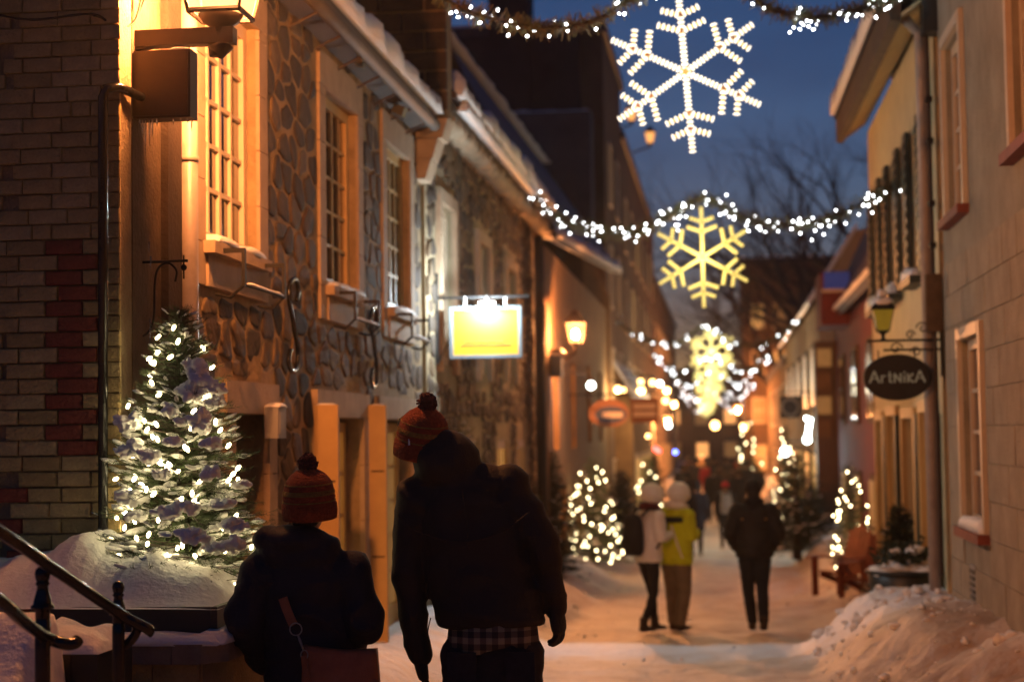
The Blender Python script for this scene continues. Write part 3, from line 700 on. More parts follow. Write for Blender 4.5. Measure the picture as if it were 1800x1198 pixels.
# ------------------------------------------------------------------ E: near gray rendered wall on the right
XE = 2.1
bE = thing('gray_building', (2.4, 11, -.3), 'near gray rendered building with white-framed windows and brick-red sills at the right edge', 'building')
hE = [(14.15, 15.35, .95, 2.55), (14.8, 15.9, 3.7, 5.25), (10.9, 12.35, 3.75, 5.6)]
q = MB(); wall_holes(q, 'R', XE, 6, 16.4, -1, 8.5, hE+[(14.85, 15.15, .3, .62)]); q.box(2.45, 8, 16.2, 16.4, -1, 8.5); q.build('wall', M['gray_stucco'], bE)
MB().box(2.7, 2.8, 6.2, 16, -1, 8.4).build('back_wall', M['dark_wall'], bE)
def bars_window(h, nx_, nz_):
    window(bE, 'R', XE, *h, nx_, nz_, .06, 'white_paint', 'sky_glass', .09, .022)
    q = MB(); o = .1
    wbox(q, 'R', XE, .001, .045, h[0]-o, h[0]-.002, h[2]-.02, h[3]+o); wbox(q, 'R', XE, .001, .045, h[1]+.002, h[1]+o, h[2]-.02, h[3]+o); wbox(q, 'R', XE, .001, .05, h[0], h[1], h[3]+.002, h[3]+o)
    q.build('surround', M['white_paint'], bE)
    q = MB(); wbox(q, 'R', XE, -.05, .1, h[0]-.12, h[1]+.12, h[2]-.1, h[2]-.022); q.build('sill', M['sill_red'], bE)
    s_ = MB(); snow_strip(s_, line((XE-.01, h[0]-.05, h[2]-.02), (XE-.01, h[1]+.05, h[2]-.02), 14), (.07, 0, 0), .09 if h[2] < 2 else .015, h[0]).build('sill_snow', M['snow'], bE, smooth=True)
for i, h in enumerate(hE): bars_window(h, 2, 4)
q = MB(); wbox(q, 'R', XE, -.05, .012, 14.85, 15.15, .3, .62); vo = q.build('vent', M['gray_box'], bE)
q = MB()
for k in range(5): wbox(q, 'R', XE, .012, .022, 14.87, 15.13, .33+.055*k, .36+.055*k)
q.build('louvre', M['box_black'], vo)
# render blocks laid proud of the wall, individually
rnd = random.Random(8); avoidE = [(h[0]-.14, h[1]+.14, h[2]-.13, h[3]+.13) for h in hE]+[(14.83, 15.17, .28, .64)]
z = -.3; k = 0
while z < 3.2:
    y_ = 10.2+(.32 if k % 2 else 0)
    while y_ < 16.3:
        a0, a1 = y_+.006, min(y_+.62, 16.38)-.006; c0, c1 = z+.006, z+.294
        bad = [h for h in avoidE if a0 < h[1] and a1 > h[0] and c0 < h[3] and c1 > h[2]]
        if bad:
            h = bad[0]
            if a0 < h[0]-.08: a1 = h[0]
            elif a1 > h[1]+.08: a0 = h[1]
            else: a0 = a1
        if a1-a0 > .06:
            m_ = MB(); wbox(m_, 'R', XE, -.01, .009+rnd.uniform(-.002, .003), a0, a1, c0, c1); m_.build('block', M['gray_block'], bE)
        y_ += .62
    z += .3; k += 1
# ------------------------------------------------------------------ F: cream clapboard building with dark green shutters
XF = 2.1; YF0, YF1 = 16.7, 24.2
bF = thing('cream_building', (2.4, 20.4, -.6), 'cream building with deep eave and dark green shutters behind the oval black sign', 'building')
uF = [(17.85, 18.75, 3.4, 4.95), (20.15, 21.1, 3.4, 4.95), (22.45, 23.3, 3.4, 4.95)]
gF = [(17.3, 18.3, -.7, 1.95), (19.0, 20.1, -.3, 1.9), (20.9, 21.9, -.8, 1.95), (22.6, 23.5, -.3, 1.9)]
q = MB(); wall_holes(q, 'R', XF, YF0, YF1, -1.4, 5.95, uF+gF); q.box(2.45, 8, YF1-.15, YF1, -1.4, 8); q.build('wall', M['cream'], bF)
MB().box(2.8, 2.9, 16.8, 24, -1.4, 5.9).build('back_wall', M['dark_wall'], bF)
for h in uF:
    window(bF, 'R', XF, *h, 2, 3, .1, 'white_paint', 'dark_glass', .07, .025)
    for s_, a0 in ((1, h[0]-.34), (1, h[1]+.02)):
        q = MB(); wbox(q, 'R', XF, .03, .075, a0, a0+.32, h[2]-.03, h[3]+.05)
        so = q.build('shutter', M['green_paint'], bF)
        for k in range(12):
            q = MB(); zz = h[2]+.04+k*.125; wbox(q, 'R', XF, .077, .092, a0+.04, a0+.28, zz, zz+.07); q.build('slat', M['green_paint'], so)
    q = MB(); wbox(q, 'R', XF, .001, .17, h[0]-.05, h[1]+.05, h[2]-.12, h[2]-.04); q.build('sill', M['green_paint'], bF)
    s_ = MB(); snow_strip(s_, line((XF-.09, h[0]-.04, h[2]-.045), (XF-.09, h[1]+.04, h[2]-.045), 10), (.08, 0, 0), .15, h[0]).build('sill_snow', M['snow'], bF, smooth=True)
for i, h in enumerate(gF):
    window(bF, 'R', XF, *h, 2, 4, .14, 'green_paint', 'dark_glass' if i % 2 else 'lit_dim', .1, .03)
    q = MB(); wbox(q, 'R', XF, .001, .06, h[0]-.14, h[0]-.002, h[2], h[3]+.12); wbox(q, 'R', XF, .001, .06, h[1]+.002, h[1]+.14, h[2], h[3]+.12); wbox(q, 'R', XF, .001, .065, h[0], h[1], h[3]+.002, h[3]+.12); q.build('trim', M['yellow_paint'], bF)
    if i % 2 == 0:
        for a0 in (h[0]-.3, h[1]+.16): q = MB(); wbox(q, 'R', XF, .03, .08, a0, a0+.14, h[2]+.2, h[3]); q.build('shutter', M['green_paint'], bF)
q = MB(); q.hexa([(1.78, 16.5, 5.72), (2.1, 16.5, 5.95), (2.1, YF1+.2, 6.1), (1.78, YF1+.2, 5.87)], [(1.78, 16.5, 5.76), (2.1, 16.5, 6.0), (2.1, YF1+.2, 6.15), (1.78, YF1+.2, 5.91)]); q.build('soffit', M['cream'], bF)
q = MB(); q.hexa([(1.68, 16.5, 5.7), (1.777, 16.5, 5.68), (1.777, YF1+.2, 5.83), (1.68, YF1+.2, 5.85)], [(1.68, 16.5, 6.02), (1.777, 16.5, 6.02), (1.777, YF1+.2, 6.17), (1.68, YF1+.2, 6.17)]); q.build('fascia', M['wood_mid'], bF)
q = MB(); q.hexa([(1.66, 16.4, 6.03), (6, 16.4, 9.2), (6, YF1+.3, 9.4), (1.66, YF1+.3, 6.18)], [(1.66, 16.4, 6.1), (6, 16.4, 9.3), (6, YF1+.3, 9.5), (1.66, YF1+.3, 6.25)]); q.build('roof', M['slate'], bF)
s_ = MB(); snow_strip(s_, line((1.75, 16.6, 6.1), (1.75, YF1+.2, 6.24), 50), (.14, 0, 0), .3, 6).build('roof_snow', M['snow'], bF, smooth=True)
q = MB(); q.tube([(1.98, 16.75, -.9), (1.98, 16.75, 5.6), (1.8, 16.75, 5.8)], .055, 12); q.build('drainpipe', M['pipe_white'], bF, smooth=True)
q = MB(); q.box(1.94, 2.09, 16.5, 16.62, 2.7, 3.25); q.build('junction_box', M['wood_mid'], bF)
q = MB(); q.tube([(2.02, 16.56, 3.25), (2.02, 16.56, 5.9)], .018, 8); q.tube([(2.02, 16.56, 2.7), (2.02, 16.56, .4)], .018, 8); q.build('conduit', M['wood_dark'], bF)
for zz in (3.9, 4.5, 4.9, 3.5): MB().box(1.99, 2.05, 16.5, 16.62, zz, zz+.05).build('pipe_clip', M['iron'], bF)
p = P(1640, 20, 16.4); MB().box(p.x-.1, p.x+.12, 16.35, 16.6, p.z-.2, p.z+.4).build('meter_box', M['box_black'], bF)
# ------------------------------------------------------------------ J: red house with steep roof and dormer; I: pale house; K and end of street
bJ = thing('red_house', (3.5, 32, -.9), 'dark red house with steep roof and blue dormer window beyond the cream building', 'building')
MB().prism([(2.6, 24.3, -1.4), (6, 24.3, -1.4), (6, 24.3, 9.5), (4.35, 24.3, 7.9), (2.6, 24.3, 4.35)], (0, 15.5, 0)).build('wall', M['red_wall'], bJ)
MB().hexa([(2.4, 24.25, 4.1), (4.4, 24.25, 8.1), (4.4, 40, 8.1), (2.4, 40, 4.1)], [(2.3, 24.25, 4.2), (4.3, 24.25, 8.25), (4.3, 40, 8.25), (2.3, 40, 4.2)]).build('roof', M['slate'], bJ)
s_ = MB(); snow_strip(s_, line((2.36, 24.4, 4.2), (2.36, 39.8, 4.2), 40), (.1, 0, 0), .12, 6).build('roof_snow', M['snow'], bJ, smooth=True)
p0, p1 = P(1442, 478, 35), P(1498, 570, 35)
do = MB().box(p0.x, p1.x, 35, 37, p1.z, p0.z).build('dormer', M['red_wall'], bJ)
a0, a1 = P(1448, 478, 34.9), P(1494, 506, 34.9); MB().box(a0.x, a1.x, 34.94, 34.99, a1.z, a0.z).build('dormer_window', M['blue_lit'], do)
MB().box(a0.x-.05, a1.x+.05, 34.9, 34.99, a1.z-.07, a1.z-.01).build('dormer_sill', M['white_paint'], do)
for k in range(4):
    y_ = 26+3.5*k
    for (c0, c1, gl) in ((-.8, 1.0, 'lit_dim'), (1.9, 3.4, 'dark_glass')):
        f = MB(); f.box(2.55, 2.6, y_, y_+1.3, c0, c1); fo = f.build('window', M['wood_mid'], bJ); MB().box(2.53, 2.549, y_+.1, y_+1.2, c0+.1, c1-.1).build('pane', M[gl], fo)
        f = MB(); f.box(2.515, 2.53, y_+.1, y_+1.2, (c0+c1)/2-.03, (c0+c1)/2+.03); f.box(2.515, 2.53, y_+.62, y_+.68, c0+.1, (c0+c1)/2-.031); f.build('glazing_bar', M['wood_mid'], fo)
# projecting bay of J facing the camera (panels glowing orange)
p0, p1 = P(1432, 600, 39.5), P(1500, 600, 39.5); zt = p0.z
MB().box(p0.x, 2.6, 39.5, 40.3, -1.4, zt).build('bay', M['brown_wall'], bJ)
for k in range(4):
    c = P(1449, 668+42*k-60+20, 39.4); MB().box(c.x-.16, c.x+.16, 39.42, 39.5, c.z-.2, c.z+.2).build('panel', M[('lit_dim', 'orange_plaster', 'lit_dim', 'orange_plaster')[k]], bJ)
bI = thing('pale_house', (2.9, 50, -1), 'pale rendered gabled house far on the right side of the street', 'building')
zt = P(1400, 512, 46).z; ze = P(1372, 552, 62).z
MB().prism([(2.3, 41, -1.4), (5, 41, -1.4), (5, 41, zt+1.5), (3.2, 41, zt+1), (2.3, 41, zt-.6)], (0, 21, 0)).build('wall', M['pale_wall'], bI)
MB().hexa([(2.1, 40.9, zt-.75), (3.25, 40.9, zt+1.05), (3.25, 62.2, zt+1.05), (2.1, 62.2, zt-.75)], [(2.05, 40.9, zt-.65), (3.25, 40.9, zt+1.2), (3.25, 62.2, zt+1.2), (2.05, 62.2, zt-.65)]).build('roof', M['snow_ice'], bI)
for k in range(5):
    y_ = 42+4*k
    for (c0, c1, gl) in ((-.7, 1.3, 'lit_orange' if k % 2 else 'lit_glass'), (2.3, 3.9, 'lit_dim')):
        f = MB(); f.box(2.25, 2.3, y_, y_+1.8, c0, c1); fo = f.build('window', M['wood_dark'], bI)
        for q_ in range(2): MB().box(2.23, 2.249, y_+.12+.82*q_, y_+.86+.82*q_, c0+.1, c1-.1).build('pane', M[gl], fo)
xk0, xk1 = P(1306, 600, 88).x, P(1392, 600, 88).x
bK = far_building('end_building', 'tall brown flat-roofed building closing the right side where the street bends', xk0, xk1+4, 88, 100, P(1340, 462, 88).z, 'brown_wall',
    [('S', xk0+.4+i*1.1, xk0+1.1+i*1.1, z_, z_+1.3, ('lit_glass', 'lit_dim', 'dark_glass')[(i+j) % 3]) for i in range(2) for j, z_ in enumerate((-.2, 2.2, 4.6, 7))])
bI2 = far_building('shop_house', 'narrow brown shop house past the pale gabled house on the right', 2.3, 6, 62.3, 87.9, 4.2, 'orange_plaster',
    [('W', 63+3.5*i, 64.4+3.5*i, z_, z_+1.5, ('lit_orange', 'lit_glass', 'lit_dim')[(i+j) % 3]) for i in range(6) for j, z_ in enumerate((-.5, 2))])
xe0, xe1 = P(1150, 700, 135).x, P(1400, 700, 135).x
bZ = far_building('terrace', 'dark maroon terrace closing the view at the far end of the street', xe0, xe1, 135, 145, P(1250, 655, 135).z, 'dark_wall',
    [('S', xe0+1+i*2.2, xe0+2+i*2.2, z_, z_+1.2, 'lit_orange' if (i+j) % 2 else 'lit_dim') for i in range(4) for j, z_ in enumerate((-.2, 2.4))])
# hill behind the right-hand roofs and the far end
mb = MB(); nxh, nyh = 30, 30
for j in range(nyh+1):
    for i in range(nxh+1):
        x = 6.5+i*3.5; y = 20+j*9; h = 12*sstep(x, 6, 30)*(1+.4*noise.noise(V((x*.06, y*.06, 0))))-1.5; mb.v.append(V((x, y, h)))
mb.f = [(j*(nxh+1)+i, j*(nxh+1)+i+1, (j+1)*(nxh+1)+i+1, (j+1)*(nxh+1)+i) for j in range(nyh) for i in range(nxh)]
mb.build('hill', M['snow'], smooth=True, kind='structure')
# ------------------------------------------------------------------ bare trees against the sky
def bare_tree(base, height, seed, label, lean=0):
    rnd = random.Random(seed); t = thing('bare_tree', base, label, 'tree', None); tr_ = MB(); br = MB()
    def grow(p, d, L, r, lev):
        pts = [p]; rr = [r]; n = 4; cur = V(p); dd = V(d)
        for i in range(n):
            dd = (dd+V((rnd.uniform(-1, 1), rnd.uniform(-1, 1), rnd.uniform(-.4, .7)))*.16).normalized(); cur = cur+dd*L/n; pts.append(cur); rr.append(r*(1-.5*(i+1)/n))
        (tr_ if lev == 0 else br).tube(pts, rr, 8 if lev == 0 else (5 if lev < 3 else 3), caps=False)
        if lev >= 5: return
        nb_ = (4, 3, 3, 3, 3)[lev]
        for k in range(nb_):
            i = n if k == 0 else rnd.randint(1 if lev else 2, n); ax = dd.orthogonal().normalized(); ang = rnd.uniform(.25, .8)
            q_ = Matrix.Rotation(rnd.uniform(0, 6.28), 3, dd) @ ax; nd = (dd*math.cos(ang)+q_*math.sin(ang)).normalized()
            grow(pts[i], nd, L*rnd.uniform(.62, .82), rr[i]*.75, lev+1)
    grow(V(base), V((lean, 0, 1)).normalized(), height*.3, height*.024, 0)
    tr_.build('trunk', M['bark_sky'], t, smooth=True); br.build('crown', M['bark_sky'], t); return t
bare_tree((5.2, 78, 2), 19, 3, 'tallest bare tree reaching over the cream eave against the blue sky', -.15)
bare_tree((4.3, 84, 1), 15, 7, 'lower bare tree left of the tallest one against the sky', -.1)
bare_tree((3.4, 95, 0), 19, 31, 'thin-branched bare tree standing behind the end building', -.05)
bare_tree((6.2, 88, 2), 20, 44, 'wide bare tree rising over the red house roof', -.2)
bare_tree((7.5, 66, 3), 16, 12, 'bare tree close behind the cream building roof', -.25)
bare_tree((1.8, 118, 0), 15, 21, 'distant bare tree above the end of the street', 0)

# ------------------------------------------------------------------ street lamps (lanterns)
def lantern(root, c, s, glass, framem='box_brown', snow=False, lamp=True):
    """tapering four sided lantern, c = centre of the glass bottom"""
    c = V(c); h = .36*s; rb, rt = .10*s, .17*s
    gl = MB()
    def q4(r, z): return [c+V((-r, -r, z)), c+V((r, -r, z)), c+V((r, r, z)), c+V((-r, r, z))]
    gl.hexa(q4(rb-.006, .012), q4(rt-.006, h-.005)); hot = glass in ('sodium', 'sodium2'); gl.build('lantern_glass', M['lantern_pane' if hot else glass], root)
    if hot: bl = MB(); bl.sph(c+V((0, 0, h*.45)), (.05*s, .05*s, .075*s), 12, 8); bl.build('bulb', M[glass], root, smooth=True)
    f = MB()
    for k in range(4): f.tube([q4(rb, 0)[k], q4(rt, h)[k]], .008*s, 5)
    for k in range(4): f.tube([q4(rb, 0)[k], q4(rb, 0)[(k+1) % 4]], .011*s, 5); f.tube([q4(rt, h)[k], q4(rt, h)[(k+1) % 4]], .012*s, 5)
    f.build('lantern_frame', M[framem], root)
    tp = MB(); tp.rings([q4(rt*1.14, h), q4(rt*1.14, h+.02), q4(rt*.5, h+.14*s), q4(rt*.42, h+.15*s), q4(rt*.38, h+.2*s), q4(.02, h+.24*s)]); tp.build('lantern_cap', M[framem], root)
    bt = MB(); bt.lathe([(rb*.9, 0), (rb*.7, -.03*s), (rb*.35, -.05*s), (rb*.3, -.11*s), (rb*.5, -.13*s), (.01, -.17*s)], c, 12); bt.build('lantern_base', M[framem], root, smooth=True)
    if snow:
        s_ = MB(); s_.blob(c+V((0, 0, h+.12*s)), (rt*1.1, rt*1.1, .09*s), 2, .2); s_.blob(c+V((0, 0, h+.26*s)), (rt*.5, rt*.5, .08*s), 4, .2); s_.build('cap_snow', M['snow'], root, smooth=True)
LAMPS = []
# lamp 1, top left, over the brown box sign
l1 = thing('street_lamp', (XB, 8.3, 3.75), 'orange glowing wall lantern on a thick brown bracket at the top left corner', 'street lamp', 'wall lanterns')
c = P(388, 27, 8.3)
lantern(l1, c, 1.3, 'sodium')
q = MB(); a0 = P(205, 60, 8.3); a1 = P(413, 60, 8.3); q.box(XB-.02, a1.x, 8.26, 8.34, P(300, 82, 8.3).z, P(300, 54, 8.3).z)
q.prism([(XB, 8.27, a0.z-.28), (a0.x+.07, 8.27, a0.z-.28), (a0.x+.09, 8.27, a0.z-.1), (a0.x+.25, 8.27, a0.z-.065), (XB, 8.27, a0.z-.06)], (0, .06, 0)); q.build('bracket', M['box_brown'], l1)
q = MB(); q.lathe([(.03, -.11), (.035, -.05), (.02, 0)], P(378, 62, 8.3)+V((0, 0, -.0)), 10); q.build('finial', M['box_brown'], l1, smooth=True)

bx = thing('box_sign', (P(290, 200, 8.3).x, 8.3, P(290, 200, 8.3).z), 'dark brown blank box sign with icicles hanging under the lamp bracket', 'sign')
a0 = P(236, 95, 8.3); a1 = P(341, 209, 8.3)
q = MB(); q.box(a0.x, a1.x, 8.24, 8.36, a1.z, a0.z); q.build('box', M['box_brown'], bx)
q = MB(); q.box(a0.x+.012, a1.x-.012, 8.232, 8.24, a1.z+.012, a0.z-.012); q.build('face', M['box_brown'], bx)
q = MB(); q.box(XB, a0.x+.05, 8.28, 8.32, P(200, 160, 8.3).z-.1, P(200, 140, 8.3).z); q.build('bracket', M['box_brown'], bx)
s_ = MB(); snow_strip(s_, line((a0.x+.2, 8.3, a0.z), (a1.x, 8.3, a0.z), 5), (0, .05, 0), .015, 0); s_.build('snow', M['snow'], bx, smooth=True)
rnd = random.Random(3)
for px, L_ in ((246, 14), (251, 30), (256, 55), (263, 40), (268, 26), (276, 12), (305, 9), (318, 5), (330, 7), (337, 18)):
    p = P(px, 209, 8.26); e = P(px, 209+L_*1.2, 8.26); q = MB(); q.tube([p, p.lerp(e, .5), e], [.006, .004, .001], 6); q.build('icicle', M['ice'], bx, smooth=True)
# lamp 2, orange, on the ochre building
c = P(1012, 603, 29); l2 = thing('street_lamp', (XD, 29, c.z), 'orange glowing wall lantern on the ochre building in the middle distance', 'street lamp', 'wall lanterns')
lantern(l2, c, .95, 'sodium2')
q = MB(); q.tube([(XD, 29, c.z-.25), (XD+.25, 29, c.z-.3), (c.x, 29, c.z-.15)], .025, 8); q.build('bracket', M['box_brown'], l2, smooth=True)

# further lanterns down the street that show as small orange lights
for (px, py, Y, e, lab) in ((1297, 728, 84, 160, 'small far orange wall lantern on the right near the end of the street'), (1174, 748, 74, 160, 'small far orange wall lantern low on the left side near the crowd'),
                            (1110, 213, 53, 40, 'orange lamp high on the edge of the dark flat-topped building'), (1143, 252, 57, 40, 'lit orange lamp on the roof corner of the tall brown building')):
    c = P(px, py, Y); t = thing('street_lamp', c, lab, 'street lamp', 'wall lanterns'); lantern(t, c, 1.2 if Y > 60 else 1.0, 'sodium2' if Y > 60 else 'lit_orange')
    q = MB(); q.tube([c+V((0, 0, -.1)), c+V((-.6 if px < 1250 else .6, 0, -.3))], .03, 6); q.build('bracket', M['iron'], t)
# yellow unlit lantern on the right with wrought iron bracket
c = P(1552, 582, 16.6); l3 = thing('street_lamp', (2.1, 16.6, c.z), 'snow-capped unlit yellow-glass lantern above the oval black sign', 'street lamp')
lantern(l3, c, .58, 'lamp_off_glow', 'iron', True)
zb = P(1580, 598, 16.6).z
q = MB(); q.tube([(2.08, 16.6, zb), (P(1524, 598, 16.6).x, 16.6, zb)], .012, 8); q.tube([(2.08, 16.6, zb-.09), (c.x, 16.6, zb-.09)], .01, 8); q.box(2.07, 2.09, 16.57, 16.63, zb-.35, zb+.2); q.build('bracket', M['iron'], l3, smooth=False)
def scroll(c, r, turns, sx=1, sz=1, st=0):
    return [V(c)+V((sx*math.cos(st+t*turns*6.283)*r*(1-t*.75), 0, sz*math.sin(st+t*turns*6.283)*r*(1-t*.75))) for t in [i/24 for i in range(25)]]
for cx, cz_, r_, tn, sx in ((1600, 588, .045, 1.3, 1), (1622, 576, .06, 1.2, -1), (1575, 612, .06, 1.2, 1), (1610, 618, .05, 1.3, -1)):
    p = P(cx, cz_, 16.6); q = MB(); q.tube(scroll(p, r_, tn, sx), .007, 6); q.build('scroll', M['iron'], l3, smooth=True)
# oval black sign
c = P(1577, 663, 16.6); os_ = thing('hanging_sign', c, 'oval black shop sign with pale blue lettering hanging from the iron bracket on the right', 'sign')
rx, rz = 58*16.6/3000, 40*16.6/3000
q = MB(); q.rings([[c+V((rx*k_*math.cos(2*math.pi*i/48), yy_, rz*k_*math.sin(2*math.pi*i/48))) for i in range(48)] for yy_, k_ in ((-.018, .97), (-.024, .955), (-.018, 1), (.018, 1), (.024, .9))][1:]); q.build('board', M['sign_black'], os_, smooth=False)
q = MB()
for dx in (-.17, .17): q.tube([c+V((dx, 0, rz*.84)), c+V((dx, 0, zb-.09-c.z))], .006, 6)
q.build('hanger', M['iron'], os_)
# lettering ArtNiKA drawn as strokes
def strokes(root, c, size, adv, chars, m, y, th=.03):
    G = {'A': [[(0, 0), (.42, 1.05), (.84, 0)], [(.16, .36), (.6, .36)]], 'r': [[(.1, 0), (.1, .62)], [(.1, .42), (.3, .62), (.46, .6)]],
         't': [[(.2, .95), (.2, .1), (.3, 0), (.45, .05)], [(0, .62), (.42, .62)]], 'N': [[(0, 0), (0, .8), (.55, 0), (.55, .8)]], 'i': [[(.1, 0), (.1, .6)], [(.1, .82), (.1, .95)]],
         'K': [[(.05, 0), (.05, .75)], [(.5, .75), (.05, .36), (.52, 0)]]}
    W_ = {'A': .88, 'r': .52, 't': .52, 'N': .68, 'i': .26, 'K': .6}
    tot = sum(W_[k] for k in chars)+adv*(len(chars)-1); x = -tot/2
    for ch in chars:
        q = MB()
        for s_ in G[ch]:
            for (p_, q_) in zip(s_, s_[1:]):
                a_ = V((c.x+(x+p_[0])*size, y, c.z+(p_[1]-.45)*size)); b_ = V((c.x+(x+q_[0])*size, y, c.z+(q_[1]-.45)*size))
                d = b_-a_; L_ = d.length; d.normalize(); n_ = V((-d.z, 0, d.x)); wv = th*(1.5 if abs(d.z) > .6 else .8)*size/.1*.1
                q.obox((a_+b_)/2, d*(L_/2+wv*.3), V((0, .003, 0)), n_*wv)
        q.build('letter', M[m], root); x += W_[ch]+adv
strokes(os_, c, .105, .1, 'ArtNiKA', 'letter_blue', 16.6-.024, .055)
# yellow hanging sign with LED
ys_ = thing('hanging_sign', (XC, 17.5, 3.0), 'bright yellow hanging sign in a blue-grey frame with a white lamp on top', 'sign')
a0, a1 = P(797, 546, 17.5), P(912, 622, 17.5)
q = MB(); q.box(a0.x, a1.x, 17.47, 17.53, a1.z, a0.z); q.build('face', M['sign_yellow'], ys_)
for k_ in (0, 1): MB().box(lerp(a0.x, a1.x, .12+.05*k_), lerp(a0.x, a1.x, .88-.1*k_), 17.465, 17.469, lerp(a1.z, a0.z, .2+.08*k_), lerp(a1.z, a0.z, .225+.08*k_)).build('stripe', M['sign_orange'], ys_)
q = MB(); t_ = .035; q.box(a0.x-t_, a0.x-.001, 17.45, 17.55, a1.z-t_, a0.z+t_); q.box(a1.x+.001, a1.x+t_, 17.45, 17.55, a1.z-t_, a0.z+t_); q.box(a0.x, a1.x, 17.45, 17.55, a0.z+.001, a0.z+t_); q.box(a0.x, a1.x, 17.45, 17.55, a1.z-t_, a1.z-.001); q.build('frame', M['sign_frame'], ys_)
zz = P(850, 522, 17.5).z
q = MB(); q.tube([(XC, 17.5, zz), (P(930, 522, 17.5).x, 17.5, zz)], .014, 8); q.tube([P(768, 480, 17.5), P(768, 640, 17.5)], .016, 8); q.tube([P(768, 640, 17.5), P(790, 600, 17.5)], .008, 6)
q.build('bracket', M['iron'], ys_); q = MB()
for px in (817, 889): q.tube([P(px, 522, 17.5), P(px, 546, 17.5)], .018, 8)
q.build('hanger', M['zinc'], ys_)
ld = P(856, 533, 17.36); q = MB(); q.sph(ld, (.085, .02, .018), 12, 8); q.build('lamp', M['led'], ys_, smooth=True)
q = MB(); q.tube([P(856, 520, 17.5), P(856, 527, 17.4)], .012, 6); q.build('lamp_arm', M['zinc'], ys_)
sp = bpy.data.lights.new('sign_light', 'POINT'); sp.energy = 75; sp.color = (.8, .93, 1); sp.shadow_soft_size = .03; so = bpy.data.objects.new('sign_light', sp); COL.objects.link(so); so.location = ld+V((-.03, -.075, .03))
# other signs
def sign(name, Y, px0, py0, px1, py1, label, face, frame=None, wall='L', wx=-2.95, oval=False):
    a0, a1 = P(px0, py0, Y), P(px1, py1, Y); t = thing(name, ((a0.x+a1.x)/2, Y, a1.z), label, 'sign')
    cx, cz_ = (a0.x+a1.x)/2, (a0.z+a1.z)/2; hx, hz = abs(a1.x-a0.x)/2, abs(a0.z-a1.z)/2
    q = MB()
    if oval: q.prism([(cx+hx*math.cos(2*math.pi*i/40), Y, cz_+hz*math.sin(2*math.pi*i/40)) for i in range(40)], (0, .06, 0))
    else: q.box(cx-hx, cx+hx, Y, Y+.06, cz_-hz, cz_+hz)
    q.build('board', M[face], t)
    q = MB(); q.tube([(wx, Y+.03, cz_+hz+.1), (cx+(hx if wall == 'L' else -hx), Y+.03, cz_+hz+.1)], .015, 6); q.build('bracket', M['iron'], t)
    q = MB()
    for k in (-.6, .6): q.tube([(cx+hx*k, Y+.03, cz_+hz*(.7 if oval else .95)), (cx+hx*k, Y+.03, cz_+hz+.1)], .008, 5)
    q.build('hanger', M['iron'], t)
    return t, cx, cz_, hx, hz
t, cx, cz_, hx, hz = sign('shop_sign', 33, 1034, 702, 1106, 750, 'orange rimmed shop sign with a dark blue oval and pale band, left side', 'sign_orange', oval=True)
MB().prism([(cx+hx*.1+hx*.78*math.cos(2*math.pi*i/32), 32.985, cz_-hz*.1+hz*.6*math.sin(2*math.pi*i/32)) for i in range(32)], (0, .014, 0)).build('oval', M['sign_blue'], t)
MB().box(cx-hx*.3, cx+hx*.7, 32.97, 32.984, cz_-hz*.32, cz_+hz*.08).build('band', M['letter_pale'], t)
t, cx, cz_, hx, hz = sign('shop_sign', 38, 1108, 700, 1158, 742, 'orange shop sign with two pale bars, hanging past the oval one', 'sign_orange')
for k in (.35, -.3): MB().box(cx-hx*.8, cx+hx*.8, 37.98, 37.998, cz_+hz*(k-.22), cz_+hz*(k+.22)).build('bar', M['letter_pale'], t)
t, cx, cz_, hx, hz = sign('shop_sign', 44, 1371, 696, 1407, 734, 'small square dark sign with a pale ring, hanging on the right side', 'sign_black', wall='R', wx=2.3)
q = MB(); q.tube([V((cx+.2*math.cos(k*.2618), 43.98, cz_+.2*math.sin(k*.2618))) for k in range(25)], .035, 6); q.build('ring', M['zinc'], t, smooth=True)
# dark lantern-shaped box on the ochre wall
a0, a1 = P(960, 640, 28.4), P(988, 662, 28.4)
t = thing('wall_box_sign', (XD+.2, 28.4, a1.z), 'dark brown box hanging under a small canopy on the ochre wall', 'sign')
q = MB(); q.hexa([(a0.x, 28.3, a1.z), (a1.x, 28.3, a1.z), (a1.x, 28.6, a1.z), (a0.x, 28.6, a1.z)], [(a0.x, 28.3, a1.z+.36), (a1.x, 28.3, a1.z+.36), (a1.x, 28.6, a1.z+.36), (a0.x, 28.6, a1.z+.36)]); q.build('box', M['box_black'], t)
q = MB(); q.hexa([(a0.x-.05, 28.25, a1.z+.4), (a1.x+.05, 28.25, a1.z+.4), (a1.x+.05, 28.65, a1.z+.4), (a0.x-.05, 28.65, a1.z+.4)], [(a0.x-.02, 28.3, a1.z+.46), (a1.x, 28.3, a1.z+.46), (a1.x, 28.6, a1.z+.46), (a0.x-.02, 28.6, a1.z+.46)]); q.build('canopy', M['box_brown'], t)
